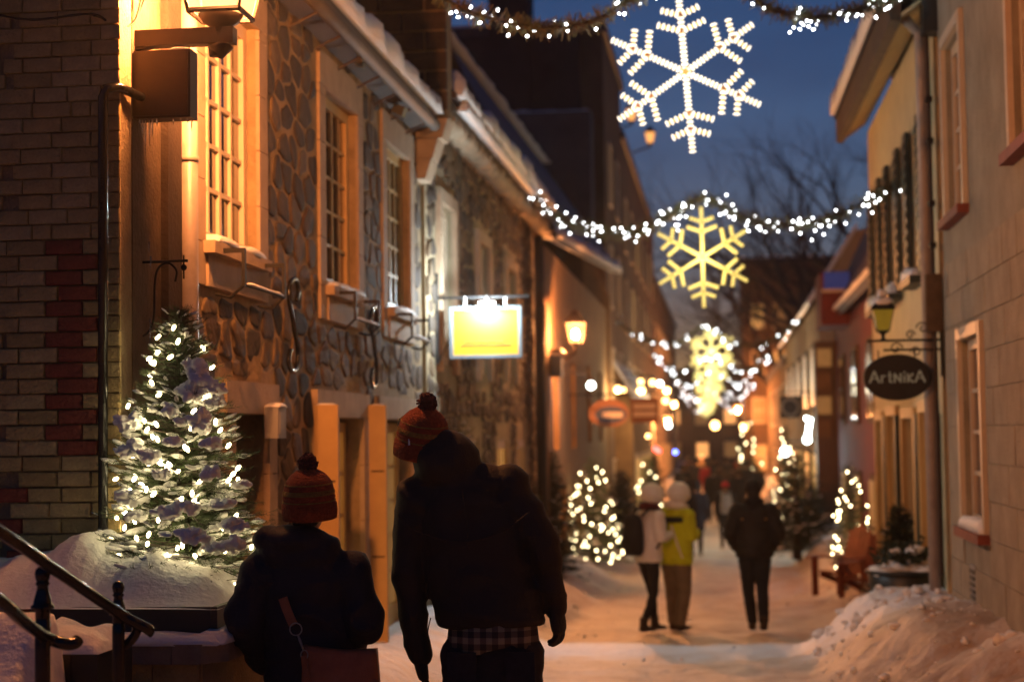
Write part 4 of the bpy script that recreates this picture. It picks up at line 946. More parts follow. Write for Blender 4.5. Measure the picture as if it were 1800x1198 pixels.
# spot lamps and warm globes of the shops
def globe(px, py, Y, r, m, label, energy=0, col=(1, .6, .25), wx=None, group='shop lamps'):
    c = P(px, py, Y); t = thing('shop_lamp', c, label, 'lamp', group)
    MB().sph(c, r, 12, 8).build('globe', M[m], t, smooth=True)
    wx = (-2.95 if px < 1250 else 2.3) if wx is None else wx
    q = MB(); q.tube([c+V((0, 0, r)), c+V((0, 0, r+.12)), V((wx, Y, c.z+r+.2))], .012, 6); q.build('arm', M['iron'], t)
    q = MB(); q.lathe([(.03, .0), (r*.9, -.03), (r*1.1, -.06)], c+V((0, 0, r+.06)), 10); q.build('shade', M['iron'], t)
    if energy: point('globe_light', c+V((0, -r-.05, -.05)), energy*1.3, col, .05)
globe(1039, 677, 31, .07, 'cool_globe', 'cool white spot lamp over the orange rimmed oval sign', 10, (.9, 1, .95))
globe(1086, 684, 44, .09, 'warm_globe', 'warm lamp, leftmost of the row over the snowy-roofed shop', 40)
globe(1096, 685, 45.5, .06, 'warm_globe', 'small dim warm lamp right beside the leftmost one')
globe(1126, 671, 47, .08, 'warm_globe', 'upper warm lamp of the stacked pair over the snowy-roofed shop')
globe(1127, 687, 46, .11, 'warm_globe', 'largest brightest warm lamp over the snowy-roofed shop', 60)
globe(1147, 672, 50, .09, 'warm_globe', 'warm lamp right of the brightest one on the left side')
globe(1160, 674, 54, .08, 'cool_globe', 'small white lamp among the warm ones on the left')
globe(1172, 686, 58, .11, 'warm_globe', 'bright warm lamp above the last cluster on the left', 60)
globe(1170, 704, 60, .11, 'warm_globe', 'lower left lamp of the last warm cluster')
globe(1185, 710, 64, .12, 'warm_globe', 'rightmost lamp of the warm cluster on the left', 60)
globe(1175, 747, 66, .1, 'cool_globe', 'white lamp low on the left just before the crowd')
globe(1257, 747, 90, .22, 'warm_globe', 'round pale lamp over the crowd in the middle of the street', 60)
globe(1308, 750, 80, .18, 'warm_globe', 'pale lamp right of the crowd before the tall end building', 40)
globe(1380, 793, 40, .1, 'cool_globe', 'bluish white lamp by the dark bushes on the right', 30, (.7, .95, 1))
# white tube lamp at the pale house
p0, p1 = P(1424, 735, 41), P(1419, 772, 41); t = thing('shop_lamp', p1, 'white lit tube lamp with a round head on the pale house', 'lamp', 'shop lamps')
q = MB(); q.tube([p0+V((-.12, 0, 0)), p0, p1], .05, 8); q.build('tube', M['cool_globe'], t, smooth=True); q = MB(); q.sph(p1, .09, 10, 8); q.build('globe', M['cool_globe'], t, smooth=True)
# ------------------------------------------------------------------ snowflakes
def star_mesh(r=.03):
    q = MB(); pts = []
    for k in range(10): a_ = k*math.pi/5; rr = r if k % 2 == 0 else r*.45; pts.append((rr*math.cos(a_), -.012, rr*math.sin(a_)))
    q.prism(pts, (0, .02, 0)); return q
class SM(MB):
    def build(self, name, m, parent=None, origin=None, **k): return link(name, self.mesh(name), m, parent, ORG[parent.name])
_sm = star_mesh
def star_mesh(r=.03): q = _sm(r); s_ = SM(); s_.v, s_.f = q.v, q.f; return s_
def snowflake(c, size, tilt, m, label, bead=.0225, pitch=.033, hub=True, hang=None, yawr=0):
    t = thing('snowflake', c, label, 'snowflake light', 'illuminated snowflakes over the street'); c = V(c)
    def seg(q, p_, q_):
        n = max(2, int((q_-p_).length/pitch)); fr.tube([p_+V((0, .004, 0)), q_+V((0, .004, 0))], bead*.75, 5)
        for i in range(n+1):
            k = p_.lerp(q_, i/n)
            d = (q_-p_).normalized()
            q.sph(k, (bead*1.35, bead*1.1, pitch*.40), 6, 4, (V((-d.z, 0, d.x)), V((0, 1, 0)), d))
    fr = MB(); rot = Matrix.Rotation(yawr, 3, 'Z')
    for k in range(6):
        a_ = R(90+60*k)+tilt; d = V((math.cos(a_), 0, math.sin(a_))); d = rot @ d
        q = MB(); seg(q, c+d*.045*size, c+d*size)
        for f_, L_ in ((.52, .30), (.72, .235)):
            for s_ in (-1, 1):
                a3 = a_+s_*R(70) if True else 0; e = rot @ V((math.cos(a3), 0, math.sin(a3)))
                seg(q, c+d*f_*size+e*.05*size, c+d*f_*size+e*L_*size)
        ao = q.build('arm', M[m], t, smooth=True)
        for f_ in (.52, .72):
            if hub: so_ = star_mesh(.026*size/.64).build('star', M['gold'], ao, origin=c+d*f_*size); so_.location = c+d*f_*size-ORG[t.name]-V((0, .02, 0)); 
    if hub: so_ = star_mesh(.045*size/.64).build('star', M['gold'], t); so_.location = V((0, -.02, 0))
    fr.build('frame', M['rope_core'], t)
    if hang is not None: q = MB(); q.tube([c+V((0, .02, size)), hang], .004, 4); q.build('cord', M['iron'], t)
c1 = P(1205, 127, 13.5); snowflake(c1, 142*13.5/3000, R(4), 'flake_white', 'nearest and largest snowflake of white rope light at the top', hang=P(1198, -60, 13.5))
point('flake_light', c1+V((0, -.15, 0)), 13, (1, .85, .55), .45)
c2 = P(1235, 452, 22); snowflake(c2, 87*22/3000, R(0.5), 'flake_yellow', 'second snowflake of yellow rope light under the mid-air garland', .021, .03, hang=P(1234, 355, 22))
point('flake_light', c2+V((0, -.15, 0)), 40, (1, .78, .38), .4)
for i, (px, py, Y, pxr) in enumerate(((1251, 617, 46, 42), (1249, 648, 56, 34), (1247, 672, 67, 28), (1244, 692, 80, 24), (1242, 707, 94, 19), (1241, 718, 110, 15))):
    c = P(px, py, Y); snowflake(c, pxr*Y/3000, R(2), 'flake_far', ['third snowflake, just below the distant bulb garland', 'fourth snowflake, overlapping the lower half of the third', 'fifth snowflake down the street in the yellow cluster', 'sixth snowflake near the bottom of the yellow cluster', 'seventh snowflake low in the yellow cluster above the crowd', 'farthest and lowest snowflake of the yellow cluster'][i], .032, .075, hub=False, hang=c+V((0, 0, pxr*Y/3000+.4)))
    point('flake_light', c+V((0, -.3, 0)), 35, (1, .92, .7), .5)
# ------------------------------------------------------------------ garlands across the street
def garland(pts, nb, label, bulb='bulb_white', br=.013, th=.05, seed=1, leaf=True, n=10, glabel='garlands across the street'):
    rnd = random.Random(seed); sp_ = spline(pts, n); t = thing('garland', sp_[0], label, 'garland', glabel)
    q = MB(); q.tube(sp_, .012, 6); q.build('cable', M['iron'], t, smooth=True)
    if leaf:
        q = MB(); Ls = [(sp_[i+1]-sp_[i]).length for i in range(len(sp_)-1)]; tot = sum(Ls)
        for k in range(int(tot*420*(1 if th > .03 else .5))):
            i = rnd.choices(range(len(Ls)), Ls)[0]; p = sp_[i].lerp(sp_[i+1], rnd.random()); d = V((rnd.gauss(0, 1), rnd.gauss(0, 1), rnd.gauss(0, 1))).normalized()
            L_ = th*rnd.uniform(.6, 1.3); s_ = d.orthogonal().normalized()*.006; q.add([p-s_, p+s_, p+d*L_+s_*.6, p+d*L_-s_*.6], [(0, 1, 2, 3)])
        q.build('foliage', M['garland'], t, kind='stuff')
    bme = MB().sph((0, 0, 0), (br*.8, br*.8, br*1.2), 8, 6).mesh('bulb', smooth=True); bme.materials.append(M[bulb])
    Ls = [(sp_[i+1]-sp_[i]).length for i in range(len(sp_)-1)]
    for k in range(nb):
        i = rnd.choices(range(len(Ls)), Ls)[0]; p = sp_[i].lerp(sp_[i+1], rnd.random())+V((rnd.gauss(0, 1), rnd.gauss(0, 1), rnd.gauss(-.5, 1)))*th*.55
        inst('bulb', bme, p, t, (rnd.random()*3, rnd.random()*3, 0))
    return t
garland([P(650, -110, 12), P(775, -8, 12.3), P(850, 30, 12.6), P(950, 48, 12.9), P(1040, 38, 13.2), P(1090, 10, 13.4), P(1190, -40, 13.5), P(1290, -28, 13.8), P(1350, 15, 14.1), P(1420, 30, 14.5), P(1490, 22, 15), P(1560, -2, 15.8), P(1660, -40, 16.8)],
        120, 'nearest evergreen garland with white bulbs, sagging across the top edge', br=.0105, th=.1, seed=2)
garland([P(940, 345, 24), P(985, 385, 23.6), P(1050, 405, 23), P(1120, 407, 22.6), P(1170, 382, 22.3), P(1235, 348, 22), P(1290, 375, 21.7), P(1345, 392, 21.4), P(1420, 394, 21), P(1480, 375, 20.6), P(1540, 345, 20.3), P(1580, 323, 20)],
        150, 'second evergreen garland with white bulbs, humped over the yellow snowflake', br=.0115, th=.13, seed=3)
garland([P(1085, 565, 44.5), P(1130, 595, 45), P(1190, 603, 45.5), P(1240, 572, 46), P(1285, 603, 45.5), P(1340, 604, 45), P(1380, 585, 44.6), P(1412, 560, 44)], 42, 'third garland with few small bulbs in front of the distant snowflakes', br=.017, th=.1, seed=4)
for i, (Y, y0, x0, x1) in enumerate(((54, 630, 1150, 1350), (64, 655, 1175, 1335), (76, 678, 1190, 1325), (90, 700, 1200, 1315))):
    garland([P(x0, y0-8, Y), P(lerp(x0, x1, .22), y0+22, Y), P(lerp(x0, x1, .5), y0-5, Y), P(lerp(x0, x1, .78), y0+22, Y), P(x1, y0-8, Y)], 40, ['fourth garland of white bulbs beside the upper yellow cluster', 'fifth garland of white bulbs flanking the yellow cluster', 'sixth garland of white bulbs low beside the yellow cluster', 'last garland of white bulbs just over the crowd'][i], br=.024, th=.12, seed=5+i)
# ------------------------------------------------------------------ evergreens
def evergreen(base, h, r, label, nbr=150, sprig=6, needle=.03, snow=.5, bulbs=0, bulb='bulb_tree', br=.012, seed=1, m='needles', group=None, z0=.08, power=.62, nw=.0022, front=True, cat='tree'):
    rnd = random.Random(seed); base = V(base); t = thing('fir_tree', base, label, cat, group)
    q = MB(); q.tube([base, base+V((0, 0, h*.96))], [r*.09+.012, .004], 8); q.build('trunk', M['bark'], t, smooth=True)
    lf = MB(); bh = MB(); sn = MB(); tips = []
    for k in range(nbr):
        f = (k+rnd.random())/nbr; f = 1-(1-f)**.85; zf = z0+(1-z0)*f; an = k*2.39996+rnd.uniform(-.4, .4)
        L_ = r*((1-zf)**power*1.0+.05)*rnd.uniform(.75, 1.15)
        o = base+V((0, 0, h*zf)); d = V((math.cos(an), math.sin(an), rnd.uniform(-.15, .35)+.5*zf)).normalized()
        e = o+d*L_+V((0, 0, -L_*.15)); mid = o.lerp(e, .5)+V((0, 0, L_*.06)); bh.tube([o, mid, e], [.007, .005, .002], 4, caps=False)
        tips.append((o, mid, e))
        ns = max(3, int(sprig*L_/r*1.6)+2)
        for s_ in range(ns):
            u = (s_+.6)/ns; p = o.lerp(mid, u*2) if u < .5 else mid.lerp(e, u*2-1)
            sd = d.cross(V((0, 0, 1))).normalized()*(1 if s_ % 2 else -1)
            td = (d*.8+sd*.75+V((0, 0, rnd.uniform(-.3, .25)))).normalized() if s_ < ns-1 else d; tl = max(.04, L_*.34*(1.15-u*.6))*rnd.uniform(.7, 1.2)
            nn = int(tl/.011*(.03/needle))+4
            for g_ in range(nn):
                pp = p+td*tl*(g_/nn); rd = V((rnd.gauss(0, 1), rnd.gauss(0, 1), rnd.gauss(0, 1))).normalized(); nd = (td*.75+rd*.7).normalized()*needle*rnd.uniform(.7, 1.2); w_ = nd.orthogonal().normalized()*nw
                lf.add([pp-w_, pp+w_, pp+nd], [(0, 1, 2)])
            if rnd.random() < snow*.55 and u > .3:
                c = p+td*tl*.5+V((0, 0, .008)); s2 = td.cross(V((0, 0, 1))).normalized(); rr = rnd.uniform(.35, .75)*min(.05, tl*.5)
                sn.blob(c, (tl*.55, rr, rr*.45), k+s_, .35, seg=7, ring=5, ax=(td, s2, V((0, 0, 1))))
    lf.build('foliage', M[m], t, kind='stuff'); bh.build('branches', M['bark'], t, kind='stuff')
    if sn.v: sn.build('snow', M['snow'], t, smooth=True, kind='stuff')
    if bulbs:
        bt = thing('string_lights', base, 'small warm lights on the '+' '.join(label.split(' ')[:11]), 'string lights', 'tree lights')
        bme = MB().sph((0, 0, 0), (br*.75, br*.75, br*1.35), 8, 6).mesh('bulb', smooth=True); bme.materials.append(M[bulb]); wire = []
        for k in range(bulbs):
            f = (k+.5)/bulbs; f = 1-(1-f)**.62; an = k*2.39996*1.7; zf = z0+(.98-z0)*f; L_ = r*((1-zf)**power+.05)*rnd.uniform(.78, 1.08)
            if front: an = -math.pi/2+rnd.uniform(-1.75, 1.75); L_ *= rnd.uniform(.8, 1.02)
            p = base+V((math.cos(an)*L_, math.sin(an)*L_, h*zf+rnd.uniform(-.03, .03))); wire.append(p)
            inst('bulb', bme, p, bt, (rnd.uniform(-1, 1), rnd.uniform(-1, 1), 0))
        ws = sorted(wire, key=lambda v: v.z); q = MB()
        for a_, b_ in zip(ws, ws[1:]):
            if (a_-b_).length < r*.9: q.tube([a_, (a_+b_)/2+V((0, 0, -.02)), b_], .0025, 3, caps=False)
        if q.v: q.build('wire', M['wood_dark'], bt, kind='stuff')
        return t, bt
    return t, None
tb = P(312, 1005, 8.0); top = P(285, 545, 8.0)
ft, _ = evergreen((tb.x+.01, 8.02, 1.02), top.z-1.02, .42, 'large snow-covered fir with warm lights in the planter at left', nbr=560, sprig=10, needle=.026, snow=.26, bulbs=120, br=.0125, seed=4, nw=.0016, power=.64, z0=.03)
# big snow load on the tree
q = MB(); rnd = random.Random(5)
for (px, py, rx_, rz_, Y) in ((345, 650, .045, .05, 7.9), (355, 680, .07, .045, 7.88), (330, 690, .05, .035, 7.85), (365, 705, .06, .03, 7.92), (225, 745, .04, .05, 7.8), (230, 790, .05, .045, 7.78), (300, 720, .03, .03, 7.8), (355, 740, .04, .05, 7.82), (372, 780, .03, .03, 7.75), (305, 775, .05, .02, 7.72), (260, 800, .04, .03, 7.7),
                              (215, 870, .06, .04, 7.75), (300, 900, .06, .035, 7.65), (325, 892, .05, .03, 7.66), (390, 885, .05, .025, 7.75), (370, 830, .03, .035, 7.7), (285, 835, .03, .03, 7.68), (410, 920, .06, .03, 7.78), (345, 940, .07, .035, 7.62), (395, 955, .07, .03, 7.7), (240, 905, .03, .02, 7.7), (430, 850, .03, .015, 7.9), (320, 740, .035, .02, 7.78)):
    p = P(px, py, Y); 
    for k in range(6): q.blob(p+V((rnd.uniform(-.8, .8)*rx_, rnd.uniform(-.03, .03), rnd.uniform(-.5, .5)*rz_)), (rx_*rnd.uniform(.4, .75), .05, rz_*rnd.uniform(.4, .75)), k+px, .8, seg=12, ring=8)
so = link('snow_load', remeshed(q, 'snow_load', .006, 2, .009, 30, origin=ORG[ft.name]), M['snow'], ft, ORG[ft.name], kind='stuff')
def gp(px, py0, Y, dx=0): p = P(px, py0, Y); return V((p.x+dx, Y, gz(Y)))
b_ = gp(1045, 990, 33); evergreen(b_+V((0, 0, .15)), 2.1, .74, 'lit fir tree on the left beyond the dark jacketed man', nbr=120, needle=.07, nw=.006, snow=.35, bulbs=75, bulb='bulb_far', br=.018, seed=6)
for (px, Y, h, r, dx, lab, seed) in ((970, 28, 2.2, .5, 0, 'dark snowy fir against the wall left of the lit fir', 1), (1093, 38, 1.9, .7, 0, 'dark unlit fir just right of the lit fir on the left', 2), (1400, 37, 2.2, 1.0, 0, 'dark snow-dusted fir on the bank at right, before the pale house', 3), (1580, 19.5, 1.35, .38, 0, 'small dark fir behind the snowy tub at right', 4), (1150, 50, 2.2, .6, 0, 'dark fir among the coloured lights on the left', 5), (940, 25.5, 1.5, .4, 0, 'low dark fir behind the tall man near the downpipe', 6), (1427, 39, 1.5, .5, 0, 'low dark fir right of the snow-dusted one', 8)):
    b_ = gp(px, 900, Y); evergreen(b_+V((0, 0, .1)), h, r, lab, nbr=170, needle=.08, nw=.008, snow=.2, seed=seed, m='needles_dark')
b_ = gp(1495, 900, 27.5); evergreen(b_+V((0, 0, .3)), 1.75, .42, 'lit fir tree behind the red slatted chairs on the right', nbr=90, needle=.06, nw=.005, snow=.15, bulbs=50, bulb='bulb_far', br=.016, seed=9)
b_ = gp(1383, 900, 43); evergreen(b_+V((0, 0, .6)), 2.6, .45, 'slender lit fir before the pale house on the right', nbr=60, needle=.08, nw=.007, snow=.1, bulbs=30, bulb='bulb_far', br=.022, seed=10)
b_ = gp(1318, 900, 66); evergreen(b_+V((0, 0, .5)), 3.0, .6, 'lit fir tree right of the crowd in the distance', nbr=50, needle=.12, nw=.01, snow=.1, bulbs=22, bulb='bulb_far', br=.03, seed=12)
b_ = gp(1140, 900, 47); evergreen(b_+V((0, 0, .3)), 2.0, .5, 'small lit fir tree left of the snowman hat pair, far back', nbr=50, needle=.1, nw=.009, snow=.3, bulbs=20, bulb='bulb_far', br=.022, seed=13)
b_ = gp(812, 760, 18.5); evergreen(V((b_.x, 18.5, -.5)), 2.45, .48, 'fir tree thickly covered in snow behind the tall man, under the yellow sign', nbr=110, needle=.05, nw=.004, snow=1.5, seed=14)
for (px, py, Y, m_, lab) in ((1152, 788, 46, 'bulb_red', 'small red light beside the far left firs'), (1158, 792, 46, 'bulb_red', 'second small red light low beside the far left firs'), (1187, 794, 48, 'bulb_blue', 'small blue light near the far left firs'), (1139, 766, 46, 'warm_globe', 'small amber light over the far left firs')):
    p = P(px, py, Y); MB().sph(p, .06, 8, 6).build('coloured_light', M[m_], smooth=True, origin=p, label=lab, cat='light')
# ------------------------------------------------------------------ black downpipe near the corner, iron bracket, small fittings
p0, p1 = P(181, 160, 7.93), P(181, 975, 7.93)
q = MB(); x = P(181, 600, 7.93).x
q.tube([(x, 7.93, .9), (x, 7.93, p0.z-.03), (x+.015, 7.93, p0.z+.01), (x+.06, 7.97, p0.z+.025), (x+.1, 8.2, p0.z+.02)], .024, 12)
dp = q.build('downpipe', M['black_gloss'], smooth=True, origin=(x, 7.93, .9), label='glossy black downpipe at the corner of the painted brick building', cat='pipe')
q = MB(); q.tube(spline([P(-10, 25, 7.95), P(60, 35, 7.95), P(160, 25, 7.95), P(200, 45, 8.05), P(235, 40, 8.2), P(250, -10, 8.25)], 8), .006, 6)
q.tube(spline([P(165, 28, 7.95), P(190, 35, 8.05), P(225, 48, 8.2), P(245, 20, 8.25), P(258, -15, 8.25)], 8), .005, 6)
q.build('cable', M['iron'], smooth=True, origin=P(165, 28, 7.95), label='loose black cables draped across the top of the brick corner', cat='cable')
t = thing('sign_bracket', P(215, 520, 8.38), 'empty wrought iron sign bracket with curls above the lit fir', 'bracket')
q = MB(); q.tube([P(215, 440, 8.38), P(215, 612, 8.38)], .008, 8); q.build('upright', M['iron'], t, smooth=True)
q = MB(); q.tube([P(215, 462, 8.38), P(330, 458, 8.38)], .007, 8); q.tube([P(323, 448, 8.38), P(323, 490, 8.38)], .005, 6); q.sph(P(323, 470, 8.38), .017, 8, 6); q.build('arm', M['iron'], t, smooth=True)
q = MB(); q.tube(spline([P(216, 560, 8.38), P(222, 582, 8.38), P(238, 592, 8.38), P(258, 586, 8.38), P(270, 560, 8.38), P(272, 500, 8.38), P(278, 472, 8.38), P(295, 462, 8.38), P(310, 475, 8.38), P(308, 495, 8.38)], 6), .006, 6); q.build('scroll', M['iron'], t, smooth=True)
q = MB(); rnd = random.Random(2)
for px, y0, L_ in ((262, 425, 20), (265, 450, 25), (264, 560, 50), (240, 590, 10), (330, 560, 8)):
    p = P(px, y0, 8.36); q.tube([p, P(px, y0+L_, 8.36)], [.005, .001], 6)
    q.build('icicle', M['ice'], t, smooth=True); q = MB()
# iron wall ties (S shaped)
for (px, ya, yb, lab) in ((513, 490, 652, 'black iron S-shaped wall tie between the first and second upstairs windows'), (655, 540, 680, 'black iron S-shaped wall tie below the gap between second and third upstairs windows')):
    a0, a1 = PX(px, ya, XB+.06), PX(px, yb, XB+.06); h = a0.z-a1.z; Y = a0.y; mz_ = (a0.z+a1.z)/2; w_ = .16
    def pt(u, v): return V((XB+.07, Y+u*w_, mz_+v*h/2))
    q = MB(); q.tube(spline([pt(.55, .55), pt(.9, .8), pt(.4, 1), pt(-.5, .9), pt(-.7, .5), pt(-.1, .1), pt(.1, -.1), pt(.7, -.5), pt(.5, -.9), pt(-.4, -1), pt(-.9, -.8), pt(-.55, -.55)], 6), .017, 8)
    q.build('wall_tie', M['black_gloss'], smooth=True, origin=pt(0, 0), label=lab, cat='wall tie')
# flower box brackets below windows
for i, (a0, a1) in enumerate(W):
    t = thing('window_rack', (XB+.1, (a0+a1)/2, 2.7), ['iron flower-box rack below the nearest upstairs window', 'iron flower-box rack below the second upstairs window', 'iron flower-box rack below the third upstairs window'][i], 'rack', 'flower box racks')
    for yk in (a0+.12, a1-.12):
        q = MB(); q.box(XB+.05, XB+.22, yk-.012, yk+.012, 2.86, 2.885); q.box(XB+.2, XB+.22, yk-.014, yk+.014, 2.66, 2.86); q.tube([(XB+.04, yk, 2.62), (XB+.13, yk, 2.6), (XB+.21, yk, 2.67)], .01, 6); q.build('arm', M['iron'], t)
    q = MB(); q.tube([(XB+.21, a0+.12, 2.67), (XB+.21, a1-.12, 2.67)], .008, 6); q.build('rail', M['iron'], t)
    q = MB(); snow_strip(q, line((XB+.21, a0+.15, 2.675), (XB+.21, a1-.15, 2.675), 8), (.012, 0, 0), .018, i); q.build('snow', M['snow'], t, smooth=True)
a0 = PX(478, 715, XB+.1); q = thing('meter_box', a0, 'small gray meter box with a snow cap on the stone wall', 'box')
MB().box(XB+.051, XB+.14, a0.y, a0.y+.2, PX(478, 770, XB+.1).z, a0.z).build('box', M['gray_box'], q)
MB().box(XB+.141, XB+.146, a0.y+.03, a0.y+.17, PX(478, 770, XB+.1).z+.03, a0.z-.03).build('cover', M['gray_box'], q)
s_ = MB(); snow_strip(s_, line((XB+.1, a0.y, a0.z), (XB+.1, a0.y+.2, a0.z), 5), (.05, 0, 0), .03); s_.build('snow', M['snow'], q, smooth=True)
for i, (px, py) in enumerate(((632, 105), (702, 195))):
    p = PX(px, py, XB+.12); t = thing('floodlight', p, ['small dark floodlight on the wall above the second upstairs window', 'small dark floodlight on the wall above the third upstairs window'][i], 'lamp', 'small floodlights')
    MB().obox(p, V((.05, 0, -.02)), V((0, .07, 0)), V((.015, 0, .04))).build('housing', M['box_black'], t); q = MB(); q.tube([p, (XB+.05, p.y, p.z+.02)], .012, 6); q.build('arm', M['box_black'], t)
# ------------------------------------------------------------------ foreground left: ledge, planter, snow, railings
lx1 = P(388, 1120, 7.1).x
t = thing('stone_ledge', (-2.8, 7.6, 0), 'low stone and brick ledge under the steel planter at lower left', 'wall')
zc1 = P(300, 1130, 7.1).z; zc0 = P(300, 1168, 7.1).z
MB().hexa([(-3.6, 7.16, 0), (lx1-.09, 7.16, 0), (lx1-.03, 8.6, 0), (-3.6, 8.6, 0)], [(-3.6, 7.16, zc0), (lx1-.09, 7.16, zc0), (lx1-.03, 8.6, zc0), (-3.6, 8.6, zc0)]).build('wall', M['mortar'], t)
x = -3.5; k = 0
while x < lx1-.1:
    w_ = min(.21, lx1-.095-x); MB().box(x+.004, x+w_-.004, 7.145, 7.16, zc0-.078, zc0-.006).build('brick', M['beige_brick_b'], t); 
    MB().box(x+.004-.1, x+w_-.104, 7.145, 7.16, zc0-.158, zc0-.086).build('brick', M['beige_brick'], t); x += .21
for (x0, x1) in ((-3.5, -2.75), (-2.745, lx1-.22)):
    MB().hexa([(x0, 7.1, zc0+.002), (x1, 7.1, zc0+.002), (x1, 8.2, zc0+.002), (x0, 8.2, zc0+.002)], [(x0, 7.11, zc1-.01), (x1, 7.11, zc1-.01), (x1, 8.2, zc1), (x0, 8.2, zc1)]).build('coping_stone', M['stone_ledge'], t)
MB().prism([(lx1-.215, 7.1, zc0+.002), (lx1-.09, 7.1, zc0+.002), (lx1, 7.22, zc0+.002), (lx1+.04, 8.4, zc0+.002), (lx1-.215, 8.4, zc0+.002)], (0, 0, zc1-zc0-.008)).build('coping_stone', M['stone_ledge'], t)
s_ = MB(); snow_strip(s_, line((-3.5, 7.2, zc1-.012), (lx1-.02, 7.2, zc1-.012), 34), (0, .1, 0), .05, 4); snow_strip(s_, line((lx1-.08, 7.15, zc1-.012), (lx1-.05, 8.2, zc1-.012), 20), (.09, 0, 0), .06, 4); s_.build('snow', M['snow'], t, smooth=True)
# planter
px0, px1 = P(60, 1065, 7.35), P(384, 1065, 7.35); zt = P(300, 1064, 7.35).z; zb_ = P(300, 1118, 7.35).z
t = thing('planter', (-2.7, 7.7, zb_), 'long charcoal steel planter heaped with snow under the lit fir', 'planter')
q = MB(); q.box(px0.x, px1.x-.02, 7.3, 7.32, zb_, zt); q.build('front_panel', M['box_black'], t)
q = MB(); q.box(px1.x-.018, px1.x+.01, 7.298, 8.35, zb_-.01, zt); q.build('side_panel', M['box_black'], t)
q = MB(); q.box(px0.x, px1.x-.02, 8.33, 8.35, zb_, zt); q.box(px0.x, px0.x+.02, 7.321, 8.329, zb_, zt); q.build('back_panel', M['box_black'], t)
q = MB(); q.box(px0.x+.02, px1.x-.02, 7.32, 8.33, zb_, zt-.06); q.build('soil', M['wood_dark'], t)
# snow heap of the planter: height field
mb = MB(); nx_, ny_ = 120, 50; X0, X1, Y0, Y1 = -3.75, px1.x+.02, 7.285, 8.3
prof = [(-30, 985), (0, 975), (30, 972), (60, 968), (85, 945), (120, 935), (145, 950), (165, 975), (185, 982), (220, 975), (250, 962), (300, 985), (345, 1000), (385, 1030), (402, 1060)]
for j in range(ny_+1):
    for i in range(nx_+1):
        x = lerp(X0, X1, i/nx_); y = lerp(Y0, Y1, j/ny_); pxx = VPX+x*FPX/7.75
        for (a0, z0), (a1, z1) in zip(prof, prof[1:]):
            if a0 <= pxx <= a1: yy_ = lerp(z0, z1, sstep(pxx, a0, a1)*.5+.5*(pxx-a0)/(a1-a0)); break
        else: yy_ = prof[0][1] if pxx < prof[0][0] else prof[-1][1]
        ht = P(pxx, yy_, 7.75).z; base_ = zt-.01
        v = sstep(y, Y0-.02, 7.72); z = lerp(base_, ht, v**.8)
        z += .012*noise.noise(V((x*9, y*9, 0)))*v+.006*noise.noise(V((x*30, y*30, 0)))*v
        z -= .0 if y < 7.9 else (y-7.9)*.1
        if i == nx_: z = base_-.0
        mb.v.append(V((x, y-.012+.01*noise.noise(V((x*8, 0, 1))) if j == 0 else y, max(z, base_-.005))))
mb.f = [(j*(nx_+1)+i, j*(nx_+1)+i+1, (j+1)*(nx_+1)+i+1, (j+1)*(nx_+1)+i) for j in range(ny_) for i in range(nx_)]
mb.build('snow_heap', M['snow'], t, smooth=True)
# small box with snow, lower left, and the snowy step
z1_ = P(130, 1150, 6.5).z; x0, x1 = P(75, 1150, 6.5).x, P(171, 1150, 6.5).x
t = thing('small_planter', (x0, 6.6, 0), 'small charcoal box planter capped with snow between the railing posts', 'planter')
MB().box(x0-.1, x1, 6.5, 6.9, .2, z1_).build('box', M['box_black'], t)
MB().box(P(125, 1160, 6.5).x-.002, P(125, 1160, 6.5).x+.002, 6.496, 6.5, .2, z1_).build('seam', M['iron'], t)
mb = MB(); n = 26
for j in range(n+1):
    for i in range(n+1):
        u, v = i/n, j/n; e = min(1, 5*min(u, 1-u))*min(1, 5*min(v, 1-v)); e = e**.4
        mb.v.append(V((lerp(x0-.12, x1+.01, u), lerp(6.485, 6.9, v), z1_+.004+e*(.07+.03*noise.noise(V((u*3, v*3, 5)))+.05*(1-u))*.9)))
mb.f = [(j*(n+1)+i, j*(n+1)+i+1, (j+1)*(n+1)+i+1, (j+1)*(n+1)+i) for j in range(n) for i in range(n)]
mb.build('snow', M['snow'], t, smooth=True)
mb = MB(); n = 40
for j in range(n+1):
    for i in range(n+1):
        x = lerp(-2.95, -2.3, i/n); y = lerp(6.0, 6.46, j/n); pxx = VPX+x*FPX/6.4
        top_ = P(pxx, 1085, 6.4).z+.02
        k = 1-sstep(pxx+10*noise.noise(V((x*9, y*9, 0))), 40, 125); z = .1+(top_-.1)*k*(.75+.25*sstep(y, 6.0, 6.35))+.02*noise.noise(V((x*8, y*8, 3)))
        if j == n or i == 0: z = min(z, .0)
        mb.v.append(V((x, y, z)))
mb.f = [(j*(n+1)+i, j*(n+1)+i+1, (j+1)*(n+1)+i+1, (j+1)*(n+1)+i) for j in range(n) for i in range(n)]
mb.build('snow_heap', M['snow'], smooth=True, origin=(-2.6, 6.2, 0), label='mound of snow on the steps behind the railing at the lower left corner', cat='snow')
